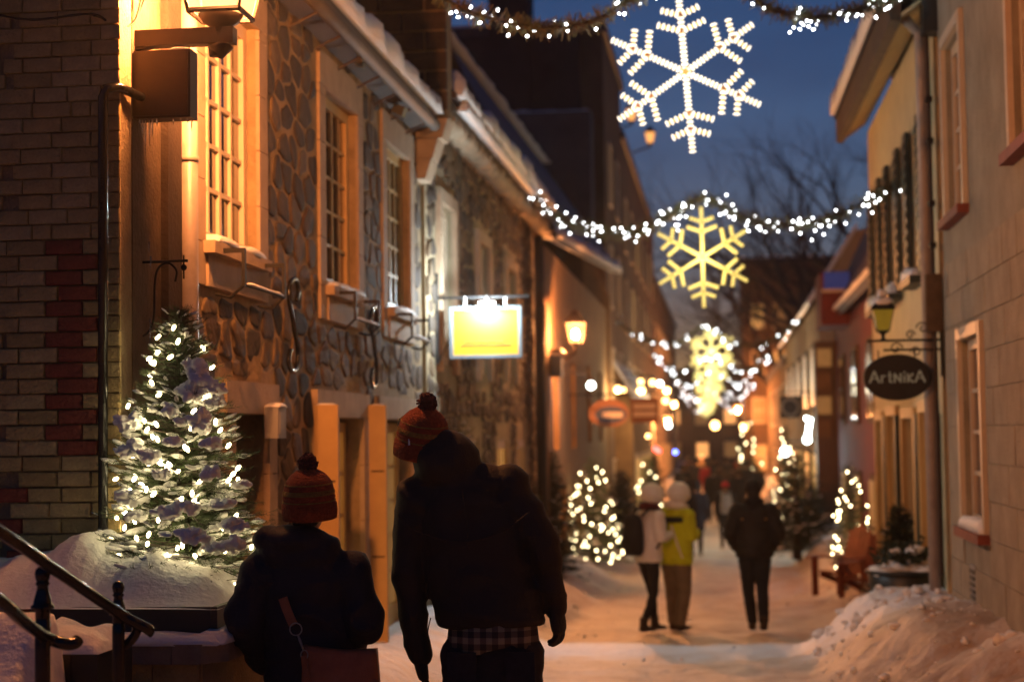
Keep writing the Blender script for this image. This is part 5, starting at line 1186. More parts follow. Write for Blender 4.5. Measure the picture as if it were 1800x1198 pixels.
# railings
def post(px, pt_, Y, rad, label, rail, railr):
    p = P(px, pt_, Y); t = thing('railing', (p.x, Y, 0), label, 'railing', 'black iron step railings')
    s_ = rad/.035
    pr = [(rad*.98, -p.z), (rad*.98, -.30*s_), (rad*1.0, -.25*s_), (rad*.92, -.245*s_), (rad*.95, -.195*s_), (rad*1.45, -.19*s_), (rad*1.5, -.178*s_), (rad*1.2, -.17*s_), (rad*1.1, -.15*s_), (rad*.78, -.11*s_), (rad*.7, -.09*s_), (rad*.95, -.078*s_), (rad*.75, -.07*s_), (rad*.9, -.055*s_), (rad*1.0, -.035*s_), (rad*.88, -.015*s_), (rad*.5, -.003*s_), (.002, 0)]
    q = MB(); q.lathe(pr, p, 20); q.build('post', M['black_gloss'], t, smooth=True)
    q = MB(); q.tube(rail, railr, 14); q.build('handrail', M['black_gloss'], t, smooth=True); return t
post(208, 1020, 6.2, .0235, 'farther black iron post with ball finial and sloping handrail', spline([P(-120, 865, 5.0), P(5, 937, 5.3), P(100, 1003, 5.7), P(196, 1068, 6.12), P(235, 1092, 6.2), P(256, 1102, 6.23), P(262, 1108, 6.25), P(258, 1113, 6.25)], 8), .021)
q = MB(); q.tube(spline([P(238, 1090, 6.25), P(240, 1108, 6.25), P(230, 1125, 6.25), P(216, 1135, 6.25)], 6), .018, 10)
q.build('lamb_tongue', M['black_gloss'], bpy.data.objects['railing'], smooth=True)
post(75, 994, 5.8, .0275, 'nearer black iron post with ball finial, leftmost, with its curled handrail', spline([P(-120, 985, 4.9), P(-5, 1052, 5.2), P(40, 1090, 5.5), P(80, 1118, 5.8), P(110, 1130, 5.85), P(130, 1130, 5.88), P(137, 1124, 5.9)], 8), .022)
# ------------------------------------------------------------------ chairs and tub on the right
def chair(loc, rz, label):
    t = thing('deck_chair', loc, label, 'chair', 'red slatted garden chairs'); L_ = V(loc); rot = Matrix.Rotation(rz, 3, 'Z')
    def bx(name, c, s, rx=0, seat=False):
        rr = rot @ Matrix.Rotation(rx, 3, 'X'); q = MB(); q.obox(L_+rot @ V(c), rr @ V((s[0]/2, 0, 0)), rr @ V((0, s[1]/2, 0)), rr @ V((0, 0, s[2]/2))); return q.build(name, M['chair_red'], t)
    for k in range(6): bx('seat_slat', (0, -.26+k*.085, .38-.035*k*.5), (.52, .075, .02), R(-10))
    for k in range(5): bx('back_slat', (-.2+.1*k, .3, .68-.02*abs(k-2)), (.088, .02, .82-.08*abs(k-2)), R(-18))
    for s_ in (-1, 1):
        bx('leg', (s_*.29, -.25, .28), (.03, .1, .56)); bx('rear_leg', (s_*.26, .18, .2), (.03, .75, .09), R(-20)); bx('armrest', (s_*.33, -.02, .575), (.12, .68, .022)); bx('support', (s_*.3, .27, .3), (.03, .06, .56))
    bx('crosspiece', (0, .34, .56), (.6, .03, .07))
    return t
chair((1.7, 26, gz(26)+.08), R(-55), 'red slatted garden chair, left one of the pair on the snow')
chair((2.0, 24.6, gz(24.6)+.05), R(-40), 'red slatted garden chair, right one of the pair, close to the cream building')
tc_ = P(1592, 1030, 18.0); gzt = gz(18)+.1
t = thing('tub', (tc_.x, 18.0, gzt), 'dark round tub heaped with snow and greenery by the cream building', 'planter')
q = MB(); zt = P(1592, 1003, 18).z; q.lathe([(.27, 0), (.3, .15), (.36, (zt-gzt)*.7), (.385, zt-gzt), (.35, zt-gzt+.01)], (tc_.x, 18, gzt), 28); q.build('tub', M['box_black'], t, smooth=True)
q = MB(); q.tube([V((tc_.x+.39*math.cos(k*.2244), 18+.39*math.sin(k*.2244), zt)) for k in range(29)], .02, 8); q.build('rim', M['box_black'], t, smooth=True)
q = MB()
for (dx, dy, dz, r_) in ((-.22, -.1, .0, .16), (.2, -.12, .0, .17), (0, .05, .03, .2), (.1, -.1, .22, .1), (-.1, 0, .2, .08), (.22, .05, .1, .1)): q.blob((tc_.x+dx, 18+dy, zt+dz), (r_, r_, r_*.45), dx*9, .3)
q.build('snow', M['snow'], t, smooth=True, kind='stuff')
q = MB(); rnd = random.Random(8)
for k in range(240):
    p = V((tc_.x+rnd.gauss(0, .14), 18+rnd.gauss(0, .12), zt+.08+abs(rnd.gauss(0, .1)))); d = V((rnd.gauss(0, 1), rnd.gauss(0, 1), rnd.gauss(.3, .8))).normalized()*.09; s_ = d.orthogonal().normalized()*.02; q.add([p-s_, p+s_, p+d*.6+s_, p+d], [(0, 1, 2, 3)])
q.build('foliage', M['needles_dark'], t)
p = P(1488, 1040, 17.9); t = thing('stand', (1.52, 17.9, gzt), 'black slim metal stand leaning before the snowy tub', 'stand')
q = MB(); q.tube([(1.5, 17.7, gzt-.02), (1.56, 17.9, gzt+.5)], .02, 8); q.tube([(1.62, 18.1, gzt), (1.56, 17.9, gzt+.5)], .02, 8); q.build('leg', M['iron'], t)
q = MB(); q.box(1.5, 1.64, 17.88, 17.93, gzt+.5, gzt+.62); q.build('head', M['iron'], t)
# ------------------------------------------------------------------ thin scattering volume, added to imitate lens bloom round the lamps
hz = bpy.data.materials.new('lens_glow_air'); hz.use_nodes = True; n = hz.node_tree; n.nodes.clear()
ho = n.nodes.new('ShaderNodeOutputMaterial'); hv = n.nodes.new('ShaderNodeVolumePrincipled'); hv.inputs['Density'].default_value = .0004; hv.inputs['Anisotropy'].default_value = .8; hv.inputs['Color'].default_value = (.9, .92, .95, 1)
n.links.new(hv.outputs[0], ho.inputs['Volume'])
MB().box(-75, 115, -14, 300, -2.4, 26).build('lens_glow_haze', hz, kind='stuff')

# ------------------------------------------------------------------ people
def limb(q, pts, rs, side, seg=16):
    q.loft([(p, *(r if hasattr(r, '__len__') else (r, r))) for p, r in zip(pts, rs)], side, seg)
    for p, r in ((pts[0], rs[0]), (pts[-1], rs[-1])):
        r = r if not hasattr(r, '__len__') else min(r); q.sph(p, r*.98, 12, 8)
def hand(q, wrist, d, palm_n, thumb_side, s=1.0, curl=.5, glove=1.0, open_=0.0):
    """five fingered hand; d points along the forearm, palm_n out of the palm, thumb_side towards the thumb"""
    d = V(d).normalized(); n_ = (V(palm_n)-d*V(palm_n).dot(d)).normalized(); t_ = (V(thumb_side)-d*V(thumb_side).dot(d)); t_ = (t_-n_*t_.dot(n_)).normalized()
    W_ = V(wrist)
    q.loft([(W_-d*.02*s, .028*s*glove, .022*s*glove), (W_+d*.02*s, .034*s*glove, .021*s*glove), (W_+d*.06*s, .043*s*glove, .019*s*glove), (W_+d*.095*s, .041*s*glove, .016*s*glove), (W_+d*.105*s, .036*s, .012*s)], t_, 16)
    for k, (off, L_) in enumerate(((.031, .072), (.0105, .08), (-.0105, .074), (-.031, .058))):
        p = W_+d*.095*s+t_*off*s; dd = d.copy(); pts = [p-d*.03*s, p]; cu = curl*(1+.12*k)
        for j, f_ in enumerate((.45, .32, .23)):
            ang = cu*(.9 if j == 0 else 1.15); dd = (dd*math.cos(ang)+n_*math.sin(ang)).normalized()
            nn2 = (n_-dd*n_.dot(dd)); p = p+dd*L_*f_*s; pts.append(p.copy())
            n2 = dd.cross(t_).normalized(); 
        # recompute with a rotating frame so that the finger curls towards the palm
        p = W_+d*.095*s+t_*off*s; ang = 0; pts = [p-d*.03*s, p]
        for j, f_ in enumerate((.45, .32, .23)):
            ang += cu*(.9 if j == 0 else 1.15); dd = d*math.cos(ang)+n_*math.sin(ang); p = p+dd*L_*f_*s; pts.append(p)
        q.tube(pts, [.0095*s*glove, .0098*s*glove, .0092*s*glove, .0085*s*glove, .007*s*glove], 10); q.sph(pts[-1], .007*s*glove, 8, 6)
    p = W_+d*.03*s+t_*.03*s; td = (d*.75+t_*.6+n_*.25).normalized(); td2 = (d*.95+t_*.1+n_*.4).normalized()
    pts = [p-t_*.015*s, p+td*.03*s, p+td*.055*s, p+td*.055*s+td2*.028*s]; q.tube(pts, [.014*s, .013*s*glove, .0105*s*glove, .008*s*glove], 10); q.sph(pts[-1], .008*s*glove, 8, 6)
def head_shape(q, hc, up, fwd, side, s=1.0, seg=16):
    q.sph(hc+up*.02*s, (.075*s, .092*s, .105*s), seg, 12, (side, fwd, up)); q.sph(hc-up*.045*s+fwd*.018*s, (.058*s, .07*s, .075*s), seg, 10, (side, fwd, up))
    q.tube([hc+fwd*.085*s+up*.012*s, hc+fwd*.112*s-up*.025*s, hc+fwd*.09*s-up*.032*s], [.010*s, .016*s, .012*s], 8)             # nose
    q.sph(hc+fwd*.078*s-up*.062*s, (.024*s, .012*s, .009*s), 8, 6, (side, fwd, up)); q.sph(hc+fwd*.075*s-up*.095*s, (.026*s, .02*s, .018*s), 8, 6, (side, fwd, up))
    for k in (-1, 1): q.sph(hc+side*.077*s*k-up*.01*s, (.01*s, .022*s, .032*s), 8, 6, (side, fwd, up)); q.sph(hc+side*.032*s*k+fwd*.078*s+up*.03*s, (.02*s, .014*s, .01*s), 8, 6, (side, fwd, up))
def eyes(parent, hc, up, fwd, side, s=1.0):
    for k in (-1, 1): MB().sph(hc+side*.031*s*k+fwd*.083*s+up*.012*s, .0105*s, 8, 6).build('eye', M['white_paint'], parent, smooth=True)
def knit_hat(parent, base, axis, fwd, side, s, col='wool_rust', bands=True, pom='wool_pom', seed=0, seg=96, tag_=True):
    axis = axis.normalized(); side = (side-axis*side.dot(axis)).normalized(); fwd = axis.cross(side)
    def ring(r, z, rib=0): return [base+(side*math.cos(2*math.pi*k/seg)*1.0+fwd*math.sin(2*math.pi*k/seg)*1.1)*(r*(1+(rib if k % 2 else 0)))*s+axis*z*s for k in range(seg)]
    prof = [(.098, -.0), (.107, .003), (.110, .03), (.1085, .065), (.103, .072), (.104, .075), (.103, .105), (.098, .135), (.088, .16), (.07, .183), (.045, .2), (.02, .208), (.002, .21)]
    q = MB(); q.rings([ring(r, z, .025 if z < .07 else (.012 if z < .17 else 0)) for r, z in prof]); h_ = q.build('hat', M[col], parent, smooth=True)
    if bands:
        for z, w_, mm in ((.076, .006, 'wool_mustard'), (.112, .02, 'wool_mustard'), (.145, .006, 'wool_mustard'), (.09, .008, 'wool_rust')):
            def rr(z_):
                for (r0, z0), (r1, z1) in zip(prof, prof[1:]):
                    if z0 <= z_ <= z1: return r0+(r1-r0)*(z_-z0)/(z1-z0)
            q = MB(); q.rings([ring(rr(z+w_*(k/4-.5))+.0022*math.sin(math.pi*k/4), z+w_*(k/4-.5), .02) for k in range(5)], caps=False); q.build('band', M[mm], h_, smooth=True)
    if pom:
        q = MB(); rnd = random.Random(seed); c = base+axis*.228*s
        q.sph(c, .028*s, 10, 8)
        for k in range(260):
            d = V((rnd.gauss(0, 1), rnd.gauss(0, 1), rnd.gauss(0, 1))).normalized(); L_ = rnd.uniform(.033, .046)*s; q.tube([c+d*.015*s, c+d*L_], [.003*s, .0048*s], 5)
        q.build('pompom', M[pom], h_)
    return h_
def person(label, J, o, vox=.012, group=None):
    """J: joint positions in the world. o: options"""
    sd = J['side'].normalized(); up0 = V((0, 0, 1)); s = o.get('s', 1.0); fw = up0.cross(sd).normalized()
    root = V((J['pelvis'].x, J['pelvis'].y, min(J['anL'].z, J['anR'].z)-.08)); t = thing('person', root, label, 'person', group)
    tu = (J['neck']-J['chest']).normalized(); hu = (J['head']-J['neck']).normalized(); hs = o.get('hside', sd); hf = hu.cross(hs).normalized()
    # body
    q = MB(); head_shape(q, J['head'], hu, hf, (hs-hu*hs.dot(hu)).normalized(), s)
    q.loft([(J['pelvis']-V((0, 0, .06*s)), .13*s, .09*s), (J['pelvis']+V((0, 0, .08*s)), .13*s, .09*s), (J['chest'], .14*s, .09*s), (J['neck']-tu*.04*s, .08*s, .07*s), (J['neck'], .055*s, .055*s), (J['head']-hu*.04*s, .052*s, .052*s)], sd)
    for a_ in 'LR':
        limb(q, [J['neck']-tu*.04*s, J['sh'+a_], J['el'+a_], J['wr'+a_]], [.05*s, .045*s, .036*s, .026*s], sd, 12)
        limb(q, [J['pelvis'], J['hi'+a_], J['kn'+a_], J['an'+a_]], [.08*s, .075*s, .05*s, .035*s], sd, 12)
        if o.get('hands', True) and not o.get('gloves_'+a_): hand(q, J['wr'+a_], J.get('hd'+a_, J['wr'+a_]-J['el'+a_]), (fw*.2+sd*(1 if a_ == 'L' else -1)), fw, s, .35)
    bo = link('body', remeshed(q, 'body', max(vox*.75, .007), 2, origin=root), M['skin'], t, root)
    if vox < .02: eyes(t, J['head'], hu, hf, (hs-hu*hs.dot(hu)).normalized(), s)
    # hair
    q = MB(); q.sph(J['head']+hu*.02*s-hf*.018*s, (.088*s, .095*s, .105*s), 16, 12, (hs, hf, hu)); q.sph(J['head']-hu*.05*s-hf*.045*s, (.07*s, .05*s, .06*s), 12, 10, (hs, hf, hu))
    link('hair', remeshed(q, 'hair', max(vox, .012), 2, .004, 40, origin=root), M['hair'], t, root)
    # trousers
    q = MB(); w_ = o.get('leg', 1.0)
    q.loft([(J['pelvis']+V((0, 0, .12*s)), .155*s, .11*s), (J['pelvis'], .18*s, .125*s), (J['pelvis']-V((0, 0, .08*s)), .175*s, .12*s)]+([(J['pelvis']-V((0, 0, .24)), .17, .12)] if o.get('low') else []), sd)
    for a_ in 'LR': limb(q, [J['pelvis']+(J['hi'+a_]-J['pelvis'])*.6, J['hi'+a_]-V((0, 0, .05*s)), J['kn'+a_], (J['kn'+a_]+J['an'+a_])/2, J['an'+a_]+V((0, 0, .03*s))], [.09*s*w_, .098*s*w_, .066*s*w_, .062*s*w_, .055*s*w_], sd)
    link('trousers', remeshed(q, 'trousers', vox*1.1, 4, .006, 11, origin=root), M[o['trousers']], t, root)
    # boots
    for a_ in 'LR':
        q = MB(); an = J['an'+a_]; ff = J.get('toe'+a_, fw); ff = V((ff.x, ff.y, ff.z)).normalized()
        q.loft([(an+V((0, 0, .1*s)), .055*s, .055*s), (an, .05*s, .055*s), (an-V((0, 0, .05*s)), .046*s, .06*s), (an-V((0, 0, .078*s)), .045*s, .06*s)], sd, 14)
        q.loft([(an-ff*.06*s-V((0, 0, .045*s)), .036*s, .03*s), (an+ff*.02*s-V((0, 0, .035*s)), .042*s, .04*s), (an+ff*.11*s-V((0, 0, .05*s)), .05*s, .028*s), (an+ff*.18*s-V((0, 0, .058*s)), .035*s, .018*s)], sd, 14)
        link('boot', remeshed(q, 'boot', max(vox, .012), 2, origin=root), M[o.get('boots', 'shoe')], t, root)
    # jacket
    q = MB(); f_ = o.get('fat', 1.0); hem = o.get('hem', .02); hw = o.get('hemw', .2)
    hemc = J['pelvis']+V((0, 0, -hem)); mid = J['pelvis'].lerp(J['chest'], .45)
    q.loft([(hemc, hw*s*f_, .145*s*f_), (hemc+V((0, 0, .06)), hw*s*f_, .15*s*f_), (mid, o.get('waist', .185)*s*f_, .14*s*f_), (J['chest'], o.get('chestw', .205)*s*f_, .145*s*f_), (J['chest'].lerp(J['neck'], .55), .18*s*f_, .13*s*f_), (J['neck']-tu*.02*s, .105*s*f_, .10*s*f_), (J['neck']+tu*.03*s, .08*s, .08*s)], sd, 28)
    ar = o.get('arm', 1.0)
    for a_ in 'LR':
        sh, el, wr = J['sh'+a_], J['el'+a_], J['wr'+a_]
        limb(q, [J['neck']-tu*.05*s, (J['neck']-tu*.02*s).lerp(sh, .6)-tu*.025*s, sh], [.085*s, .082*s*f_, .078*s*f_*ar], sd)
        limb(q, [sh, sh.lerp(el, .4), el, el.lerp(wr, .5), wr], [.085*s*f_*ar, .078*s*f_*ar, .066*s*f_*ar, .058*s*f_*ar, .046*s*f_*ar], sd)
    for c, r in o.get('lumps', []): q.sph(c, r, 16, 12)
    jk = link('jacket', remeshed(q, 'jacket', vox, o.get('sm', 6), o.get('wr', .009), o.get('wf', 7), o.get('seed', 0), origin=root), M[o['jacket']], t, root)
    for a_ in 'LR':
        if o.get('gloves_'+a_):
            g_ = o['gloves_'+a_]; q = MB(); hand(q, J['wr'+a_], g_['d'], g_['n'], g_['t'], s*1.1, g_['curl'], 1.3)
            q.loft([(J['wr'+a_]-V(g_['d']).normalized()*.05, .045*s, .04*s), (J['wr'+a_]+V(g_['d']).normalized()*.02, .04*s, .034*s)], fw, 14)
            link('glove', remeshed(q, 'glove', .0055, 2, .0015, 40, origin=root), M['glove'], t, root)
    return t, root, jk, (tu, hu, hf, fw, sd)
# ---- the tall man and the woman in front, seen from behind
Y = 7.4
side = V((1, 0, 0))
pel = P(862, 1105, Y)
J = dict(side=V((.97, 0, -.06)), pelvis=pel, chest=P(828, 930, Y), neck=P(800, 828, Y-.01), head=P(745, 775, Y+.04),
         shL=P(733, 868, Y), elL=P(718, 1010, Y-.02), wrL=P(737, 1150, Y+.03), shR=P(894, 850, Y), elR=P(955, 960, Y-.03), wrR=P(976, 1066, Y+.05),
         hiL=P(820, 1130, Y), hiR=P(910, 1128, Y))
gy = ground_h(pel.x, Y)
J.update(knL=V((J['hiL'].x-.02, Y+.05, gy+.52)), anL=V((J['hiL'].x-.05, Y, gy+.085)), knR=V((J['hiR'].x+.01, Y+.03, gy+.52)), anR=V((J['hiR'].x+.03, Y-.05, gy+.085)))
gl = lambda d, n, t, c: dict(d=d, n=n, t=t, curl=c)
tm, root, jk, fr_ = person('tall man in a black hooded jacket and rust pompom hat leaning left, seen from behind', J, dict(jacket='black_shell', trousers='denim', low=True, leg=1.18, hem=-.02, hemw=.232, waist=.232, chestw=.245, arm=1.05, fat=1.0, wr=.013, wf=4.5, sm=3, seed=3, hside=V((.9, .25, -.25)),
    lumps=[(P(783, 810, Y-.02), (.148, .125, .13)), (P(800, 838, Y), (.15, .12, .09)), (P(900, 872, Y), (.085, .1, .085)), (P(850, 850, Y), (.13, .11, .085)), (P(738, 880, Y), (.095, .1, .09))],
    gloves_L=gl((.12, .25, -1), (.8, .3, 0), (0, 1, 0), .25), gloves_R=gl((.16, .1, -1), (-.9, .3, 0), (-.2, 1, 0), .35)), vox=.011)
hb = P(738, 803, Y+.02); knit_hat(tm, hb, P(749, 722, Y-.02)-hb, V((0, 1, 0)), V((1, 0, 0)), 1.08, seed=2)
q = MB(); lb = P(719, 777, Y-.115); q.box(lb.x-.003, lb.x+.004, lb.y-.002, lb.y+.003, lb.z-.012, lb.z+.014); q.build('hat_label', M['white_cloth'], tm)
# hood seam and yoke seams of the jacket
def seam(parent, pts, Yo, r=.0028, m='black_shell'):
    q = MB(); q.tube(spline([P(a_, b_, Yo) for a_, b_ in pts], 8), r, 6); return q.build('seam', M[m], parent, smooth=True)
seam(tm, [(700, 905), (735, 935), (800, 950), (870, 940), (930, 900)], Y-.165, .003)
seam(tm, [(812, 862), (818, 900), (822, 945)], Y-.17, .003)
# plaid shirt hem
q = MB(); cpl = P(866, 1118, Y); sd = V((.995, 0, .06))
rg = []
for k, (dz, w_) in enumerate(((.09, .19), (0, .2), (-.045, .205))):
    rg.append([cpl+sd*math.cos(2*math.pi*i/72)*w_+V((0, 1, 0))*math.sin(2*math.pi*i/72)*(.142+.006*math.sin(i*.9+1))+V((0, 0, dz+(.014*math.sin(i*.35)+.006*math.sin(i*1.3) if k == 2 else 0))) for i in range(72)])
q.rings(rg); q.build('shirt_hem', M['plaid'], tm, smooth=True)
for px_ in (812, 915):
    c = P(px_, 1175, Y-.135); q = MB(); q.obox(c, V((.062, 0, 0)), V((0, .006, 0)), V((0, 0, .07))); q.build('back_pocket', M['denim'], tm)
q = MB(); q.tube(spline([P(757, 1085, Y-.1), P(752, 1110, Y-.1), P(756, 1128, Y-.1)], 6), .003, 5); q.build('drawcord', M['iron'], tm)
# woman
Y = 7.35
pel = P(550, 1165, Y)
J = dict(side=V((1, 0, 0)), pelvis=pel, chest=P(545, 1045, Y), neck=P(535, 955, Y), head=P(546, 890, Y+.03),
         shL=P(463, 1003, Y), elL=P(432, 1095, Y-.06), wrL=P(462, 1165, Y+.1), shR=P(618, 1003, Y), elR=P(640, 1095, Y-.06), wrR=P(610, 1150, Y+.14), hiL=P(515, 1195, Y), hiR=P(585, 1195, Y))
gy = ground_h(pel.x, Y)
J.update(knL=V((J['hiL'].x, Y+.05, gy+.45)), anL=V((J['hiL'].x-.02, Y, gy+.085)), knR=V((J['hiR'].x, Y+.08, gy+.45)), anR=V((J['hiR'].x+.02, Y+.05, gy+.085)))
wm, root, jk, fr_ = person('woman in a dark navy parka and rust pompom hat, seen from behind', J, dict(jacket='navy', trousers='dark_cloth', hem=.22, hemw=.22, waist=.205, chestw=.215, arm=1.12, wr=.014, wf=5.5, sm=3, low=True, seed=8, s=.97,
    lumps=[(P(518, 950, Y-.03), (.16, .13, .065)), (P(535, 975, Y-.02), (.17, .12, .085)), (P(470, 1010, Y), (.1, .11, .1)), (P(612, 1012, Y), (.1, .11, .1)), (P(425, 1085, Y-.03), (.075, .08, .11)), (P(648, 1085, Y-.03), (.07, .08, .11)), (P(500, 965, Y-.05), (.12, .09, .07)), (P(475, 948, Y-.02), (.075, .1, .06)), (P(572, 962, Y-.02), (.06, .09, .05))],
    gloves_L=gl((.5, .6, -.8), (1, .3, 0), (0, 1, 0), .5), gloves_R=gl((-.4, .6, -.8), (-1, .3, 0), (0, 1, 0), .5)), vox=.011)
hb = P(545, 912, Y+.0); knit_hat(wm, hb, P(541, 822, Y-.02)-hb, V((0, 1, 0)), V((1, .1, 0)), 1.08, seed=5)
# bag on a strap: carried, so a thing of its own
bag = thing('shoulder_bag', P(600, 1180, 7.15), 'large reddish brown leather bag on the back hip of the woman in navy', 'bag')
c0, c1_, c2_, c3 = P(532, 1134, 7.13), P(660, 1140, 7.17), P(672, 1290, 7.17), P(528, 1290, 7.12)
q = MB(); n = 14; dep = .05
fr1 = []; bk = []
for j in range(n+1):
    for i in range(n+1):
        u, v = i/n, j/n; top_ = c0.lerp(c1_, u); bot = c3.lerp(c2_, u); p = top_.lerp(bot, v)
        sag = -.012*math.sin(u*math.pi)*(1-v)*1.0
        bul = .03*math.sin(u*math.pi)*math.sin(min(1, v*1.2)*math.pi*.6)+.006*noise.noise(p*9)
        fr1.append(p+V((0, -bul, sag))); bk.append(p+V((0, dep+bul, sag)))
q.v = fr1+bk; N = (n+1)**2
for j in range(n):
    for i in range(n):
        a_ = j*(n+1)+i; q.f.append((a_, a_+1, a_+n+2, a_+n+1)); q.f.append((N+a_, N+a_+n+1, N+a_+n+2, N+a_+1))
for i in range(n): q.f.append((i, N+i, N+i+1, i+1)); a_ = n*(n+1)+i; q.f.append((a_, a_+1, N+a_+1, N+a_))
for j in range(n): a_ = j*(n+1); q.f.append((a_, a_+n+1, N+a_+n+1, N+a_)); a_ = j*(n+1)+n; q.f.append((a_, N+a_, N+a_+n+1, a_+n+1))
q.build('bag_body', M['leather'], bag, smooth=True)
def strap(pts, w_, name='strap', th=.0022):
    q = MB(); rs = []
    pts = [V(p) for p in pts]
    for i, p in enumerate(pts):
        d = (pts[min(i+1, len(pts)-1)]-pts[max(i-1, 0)]).normalized(); s_ = d.cross(V((0, 1, 0))).normalized()*w_; o_ = V((0, th, 0)); rs.append([p-s_-o_, p+s_-o_, p+s_+o_, p-s_+o_])
    q.rings(rs); return q.build(name, M['leather'], bag)
strap([P(497, 1050, 7.17), P(503, 1068, 7.165), P(510, 1085, 7.16), P(516, 1098, 7.155)], .0195)
def ring_(c, r, th, name, ax2=V((0, 0, 1)), parent=bag, sx=1):
    q = MB(); q.tube([c+V((math.cos(k*.2618)*r*sx, 0, 0))+ax2*math.sin(k*.2618)*r for k in range(25)], th, 8, caps=False); return q.build(name, M['zinc'], parent, smooth=True)
ring_(P(520, 1105, 7.14), .026, .0028, 'ring'); ring_(P(535, 1150, 7.12), .019, .0026, 'ring', sx=.8)
q = MB(); q.tube([P(524, 1116, 7.135), P(527, 1124, 7.13), P(530, 1132, 7.125), P(533, 1141, 7.12)], [.004, .006, .005, .004], 8); q.build('clasp', M['zinc'], bag, smooth=True)
strap([P(534, 1152, 7.115), P(536, 1170, 7.115), P(540, 1190, 7.11)], .012)
# ---- people down the street: one local skeleton, placed and turned
def skeleton(px, Y, facing=0, s=1.0, stride=.12, lean=0, arms='down', bend=0, turn=0, off=0):
    rot = Matrix.Rotation(facing, 3, 'Z'); p = P(px, 760, Y); base = V((p.x, Y, ground_h(p.x, Y)+.01+off))
    def L_(x, y, z): return base+rot @ V((x*s, y*s, z*s))
    J = dict(side=rot @ V((1, 0, 0)), pelvis=L_(0, 0, .93), chest=L_(lean*.5, .02+bend*.3, 1.28), neck=L_(lean, .03+bend, 1.47), head=L_(lean*1.2, .06+bend*1.3, 1.62),
             shL=L_(-.19+lean*.9, .02+bend*.8, 1.40), shR=L_(.19+lean*.9, .02+bend*.8, 1.40), hiL=L_(-.09, 0, .89), hiR=L_(.09, 0, .89),
             knL=L_(-.1, stride*.7, .49), anL=L_(-.1, stride*.9, .085), knR=L_(.1, -stride*.2+.04, .5), anR=L_(.1, -stride, .1))
    if arms == 'down': J.update(elL=L_(-.25, -.03, 1.12), wrL=L_(-.25, .06, .88), elR=L_(.25, .0, 1.12), wrR=L_(.25, .06, .88))
    elif arms == 'pocket': J.update(elL=L_(-.29, -.08, 1.13), wrL=L_(-.2, .08, .95), elR=L_(.29, -.08, 1.13), wrR=L_(.2, .08, .95))
    else: J.update(elL=L_(-.25, .0, 1.13), wrL=L_(-.15, .22, 1.15), elR=L_(.25, .02, 1.13), wrR=L_(.12, .25, 1.18))
    J['toeL'] = J['toeR'] = rot @ V((0, 1, 0)); return J, rot, L_
def backpack(holder, L_, rot, m, label, s=1.0):
    c = L_(0, -.22, 1.2); t = thing('backpack', c, label, 'backpack'); q = MB(); ax = (rot @ V((1, 0, 0)), rot @ V((0, 1, 0)), V((0, 0, 1)))
    q.loft([(c-ax[2]*.26*s, .12*s, .07*s), (c-ax[2]*.2*s, .155*s, .1*s), (c, .155*s, .105*s), (c+ax[2]*.16*s, .14*s, .09*s), (c+ax[2]*.23*s, .09*s, .05*s)], ax[0], 20)
    q.sph(c-ax[1]*.08*s-ax[2]*.08*s, (.12*s, .06*s, .11*s), 14, 10, ax)
    link('pack_body', remeshed(q, 'pack_body', .02, 3, .005, 9, origin=c), M[m], t, c)
    for k in (-1, 1):
        q = MB(); q.tube(spline([c+ax[0]*.1*k*s+ax[2]*.2*s+ax[1]*.05, c+ax[0]*.12*k*s+ax[2]*.29*s+ax[1]*.2, c+ax[0]*.13*k*s+ax[2]*.1*s+ax[1]*.4*s, c+ax[0]*.19*k*s-ax[2]*.18*s+ax[1]*.2*s], 6), .017*s, 6); q.build('strap', M[m], t, smooth=True)
    return t
def beanie(parent, J, m, s=1.0, brim=True, big=1.0):
    hu = (J['head']-J['neck']).normalized(); sd = J['side']; f_ = hu.cross(sd); c = J['head']+hu*.045*s
    q = MB(); q.sph(c, (.1*s*big, .11*s*big, .105*s*big), 20, 14, (sd, f_, hu)); 
    if brim: q.loft([(c-hu*.05*s, .103*s*big, .112*s*big), (c-hu*.01*s, .106*s*big, .115*s*big)], sd, 20)
    r0 = ORG[parent.name]; return link('hat', remeshed(q, 'hat', .013, 2, .002, 40, origin=r0), M[m], parent, r0)
def scarf(parent, J, m, s=1.0, k_=1.0):
    tu = (J['head']-J['neck']).normalized(); c = J['neck']+tu*.035*s; q = MB()
    sd = J['side']; f_ = tu.cross(sd); q.tube([c+sd*math.cos(k*.3927)*.085*s*k_+f_*math.sin(k*.3927)*.09*s*k_ for k in range(17)], .042*s*k_, 10); q.sph(c, .09*s, 12, 8); r0 = ORG[parent.name]
    return link('scarf', remeshed(q, 'scarf', .014, 2, .004, 20, origin=r0), M[m], parent, r0)
# pair
J, rot, L_ = skeleton(1136, 20.6, R(-52), .985, .16, arms='front', lean=.0)
t, root, jk, _f = person('woman in a white jacket and cream knit hat, left of the pair', J, dict(jacket='white_cloth', trousers='dark_cloth', boots='shoe', hem=.08, waist=.175, chestw=.19, s=.985, leg=.85, wr=.008), vox=.017)
beanie(t, J, 'white_cloth', 1.0, True, 1.32); scarf(t, J, 'maroon', 1, 1.1); backpack(t, L_, rot, 'dark_cloth', 'black backpack on the back of the woman in the white jacket')
J, rot, L_ = skeleton(1184, 20.85, R(-42), 1.0, .05, arms='front', lean=.0, bend=-.0)
t, root, jk, _f = person('person in a lime green jacket, beige trousers and big white hat', J, dict(jacket='lime_cloth', trousers='beige_cloth', boots='shoe', hem=.12, waist=.22, chestw=.225, leg=1.3, wr=.012, hemw=.24), vox=.017)
beanie(t, J, 'white_cloth', 1.0, True, 1.36); scarf(t, J, 'white_cloth', 1, 1.15)
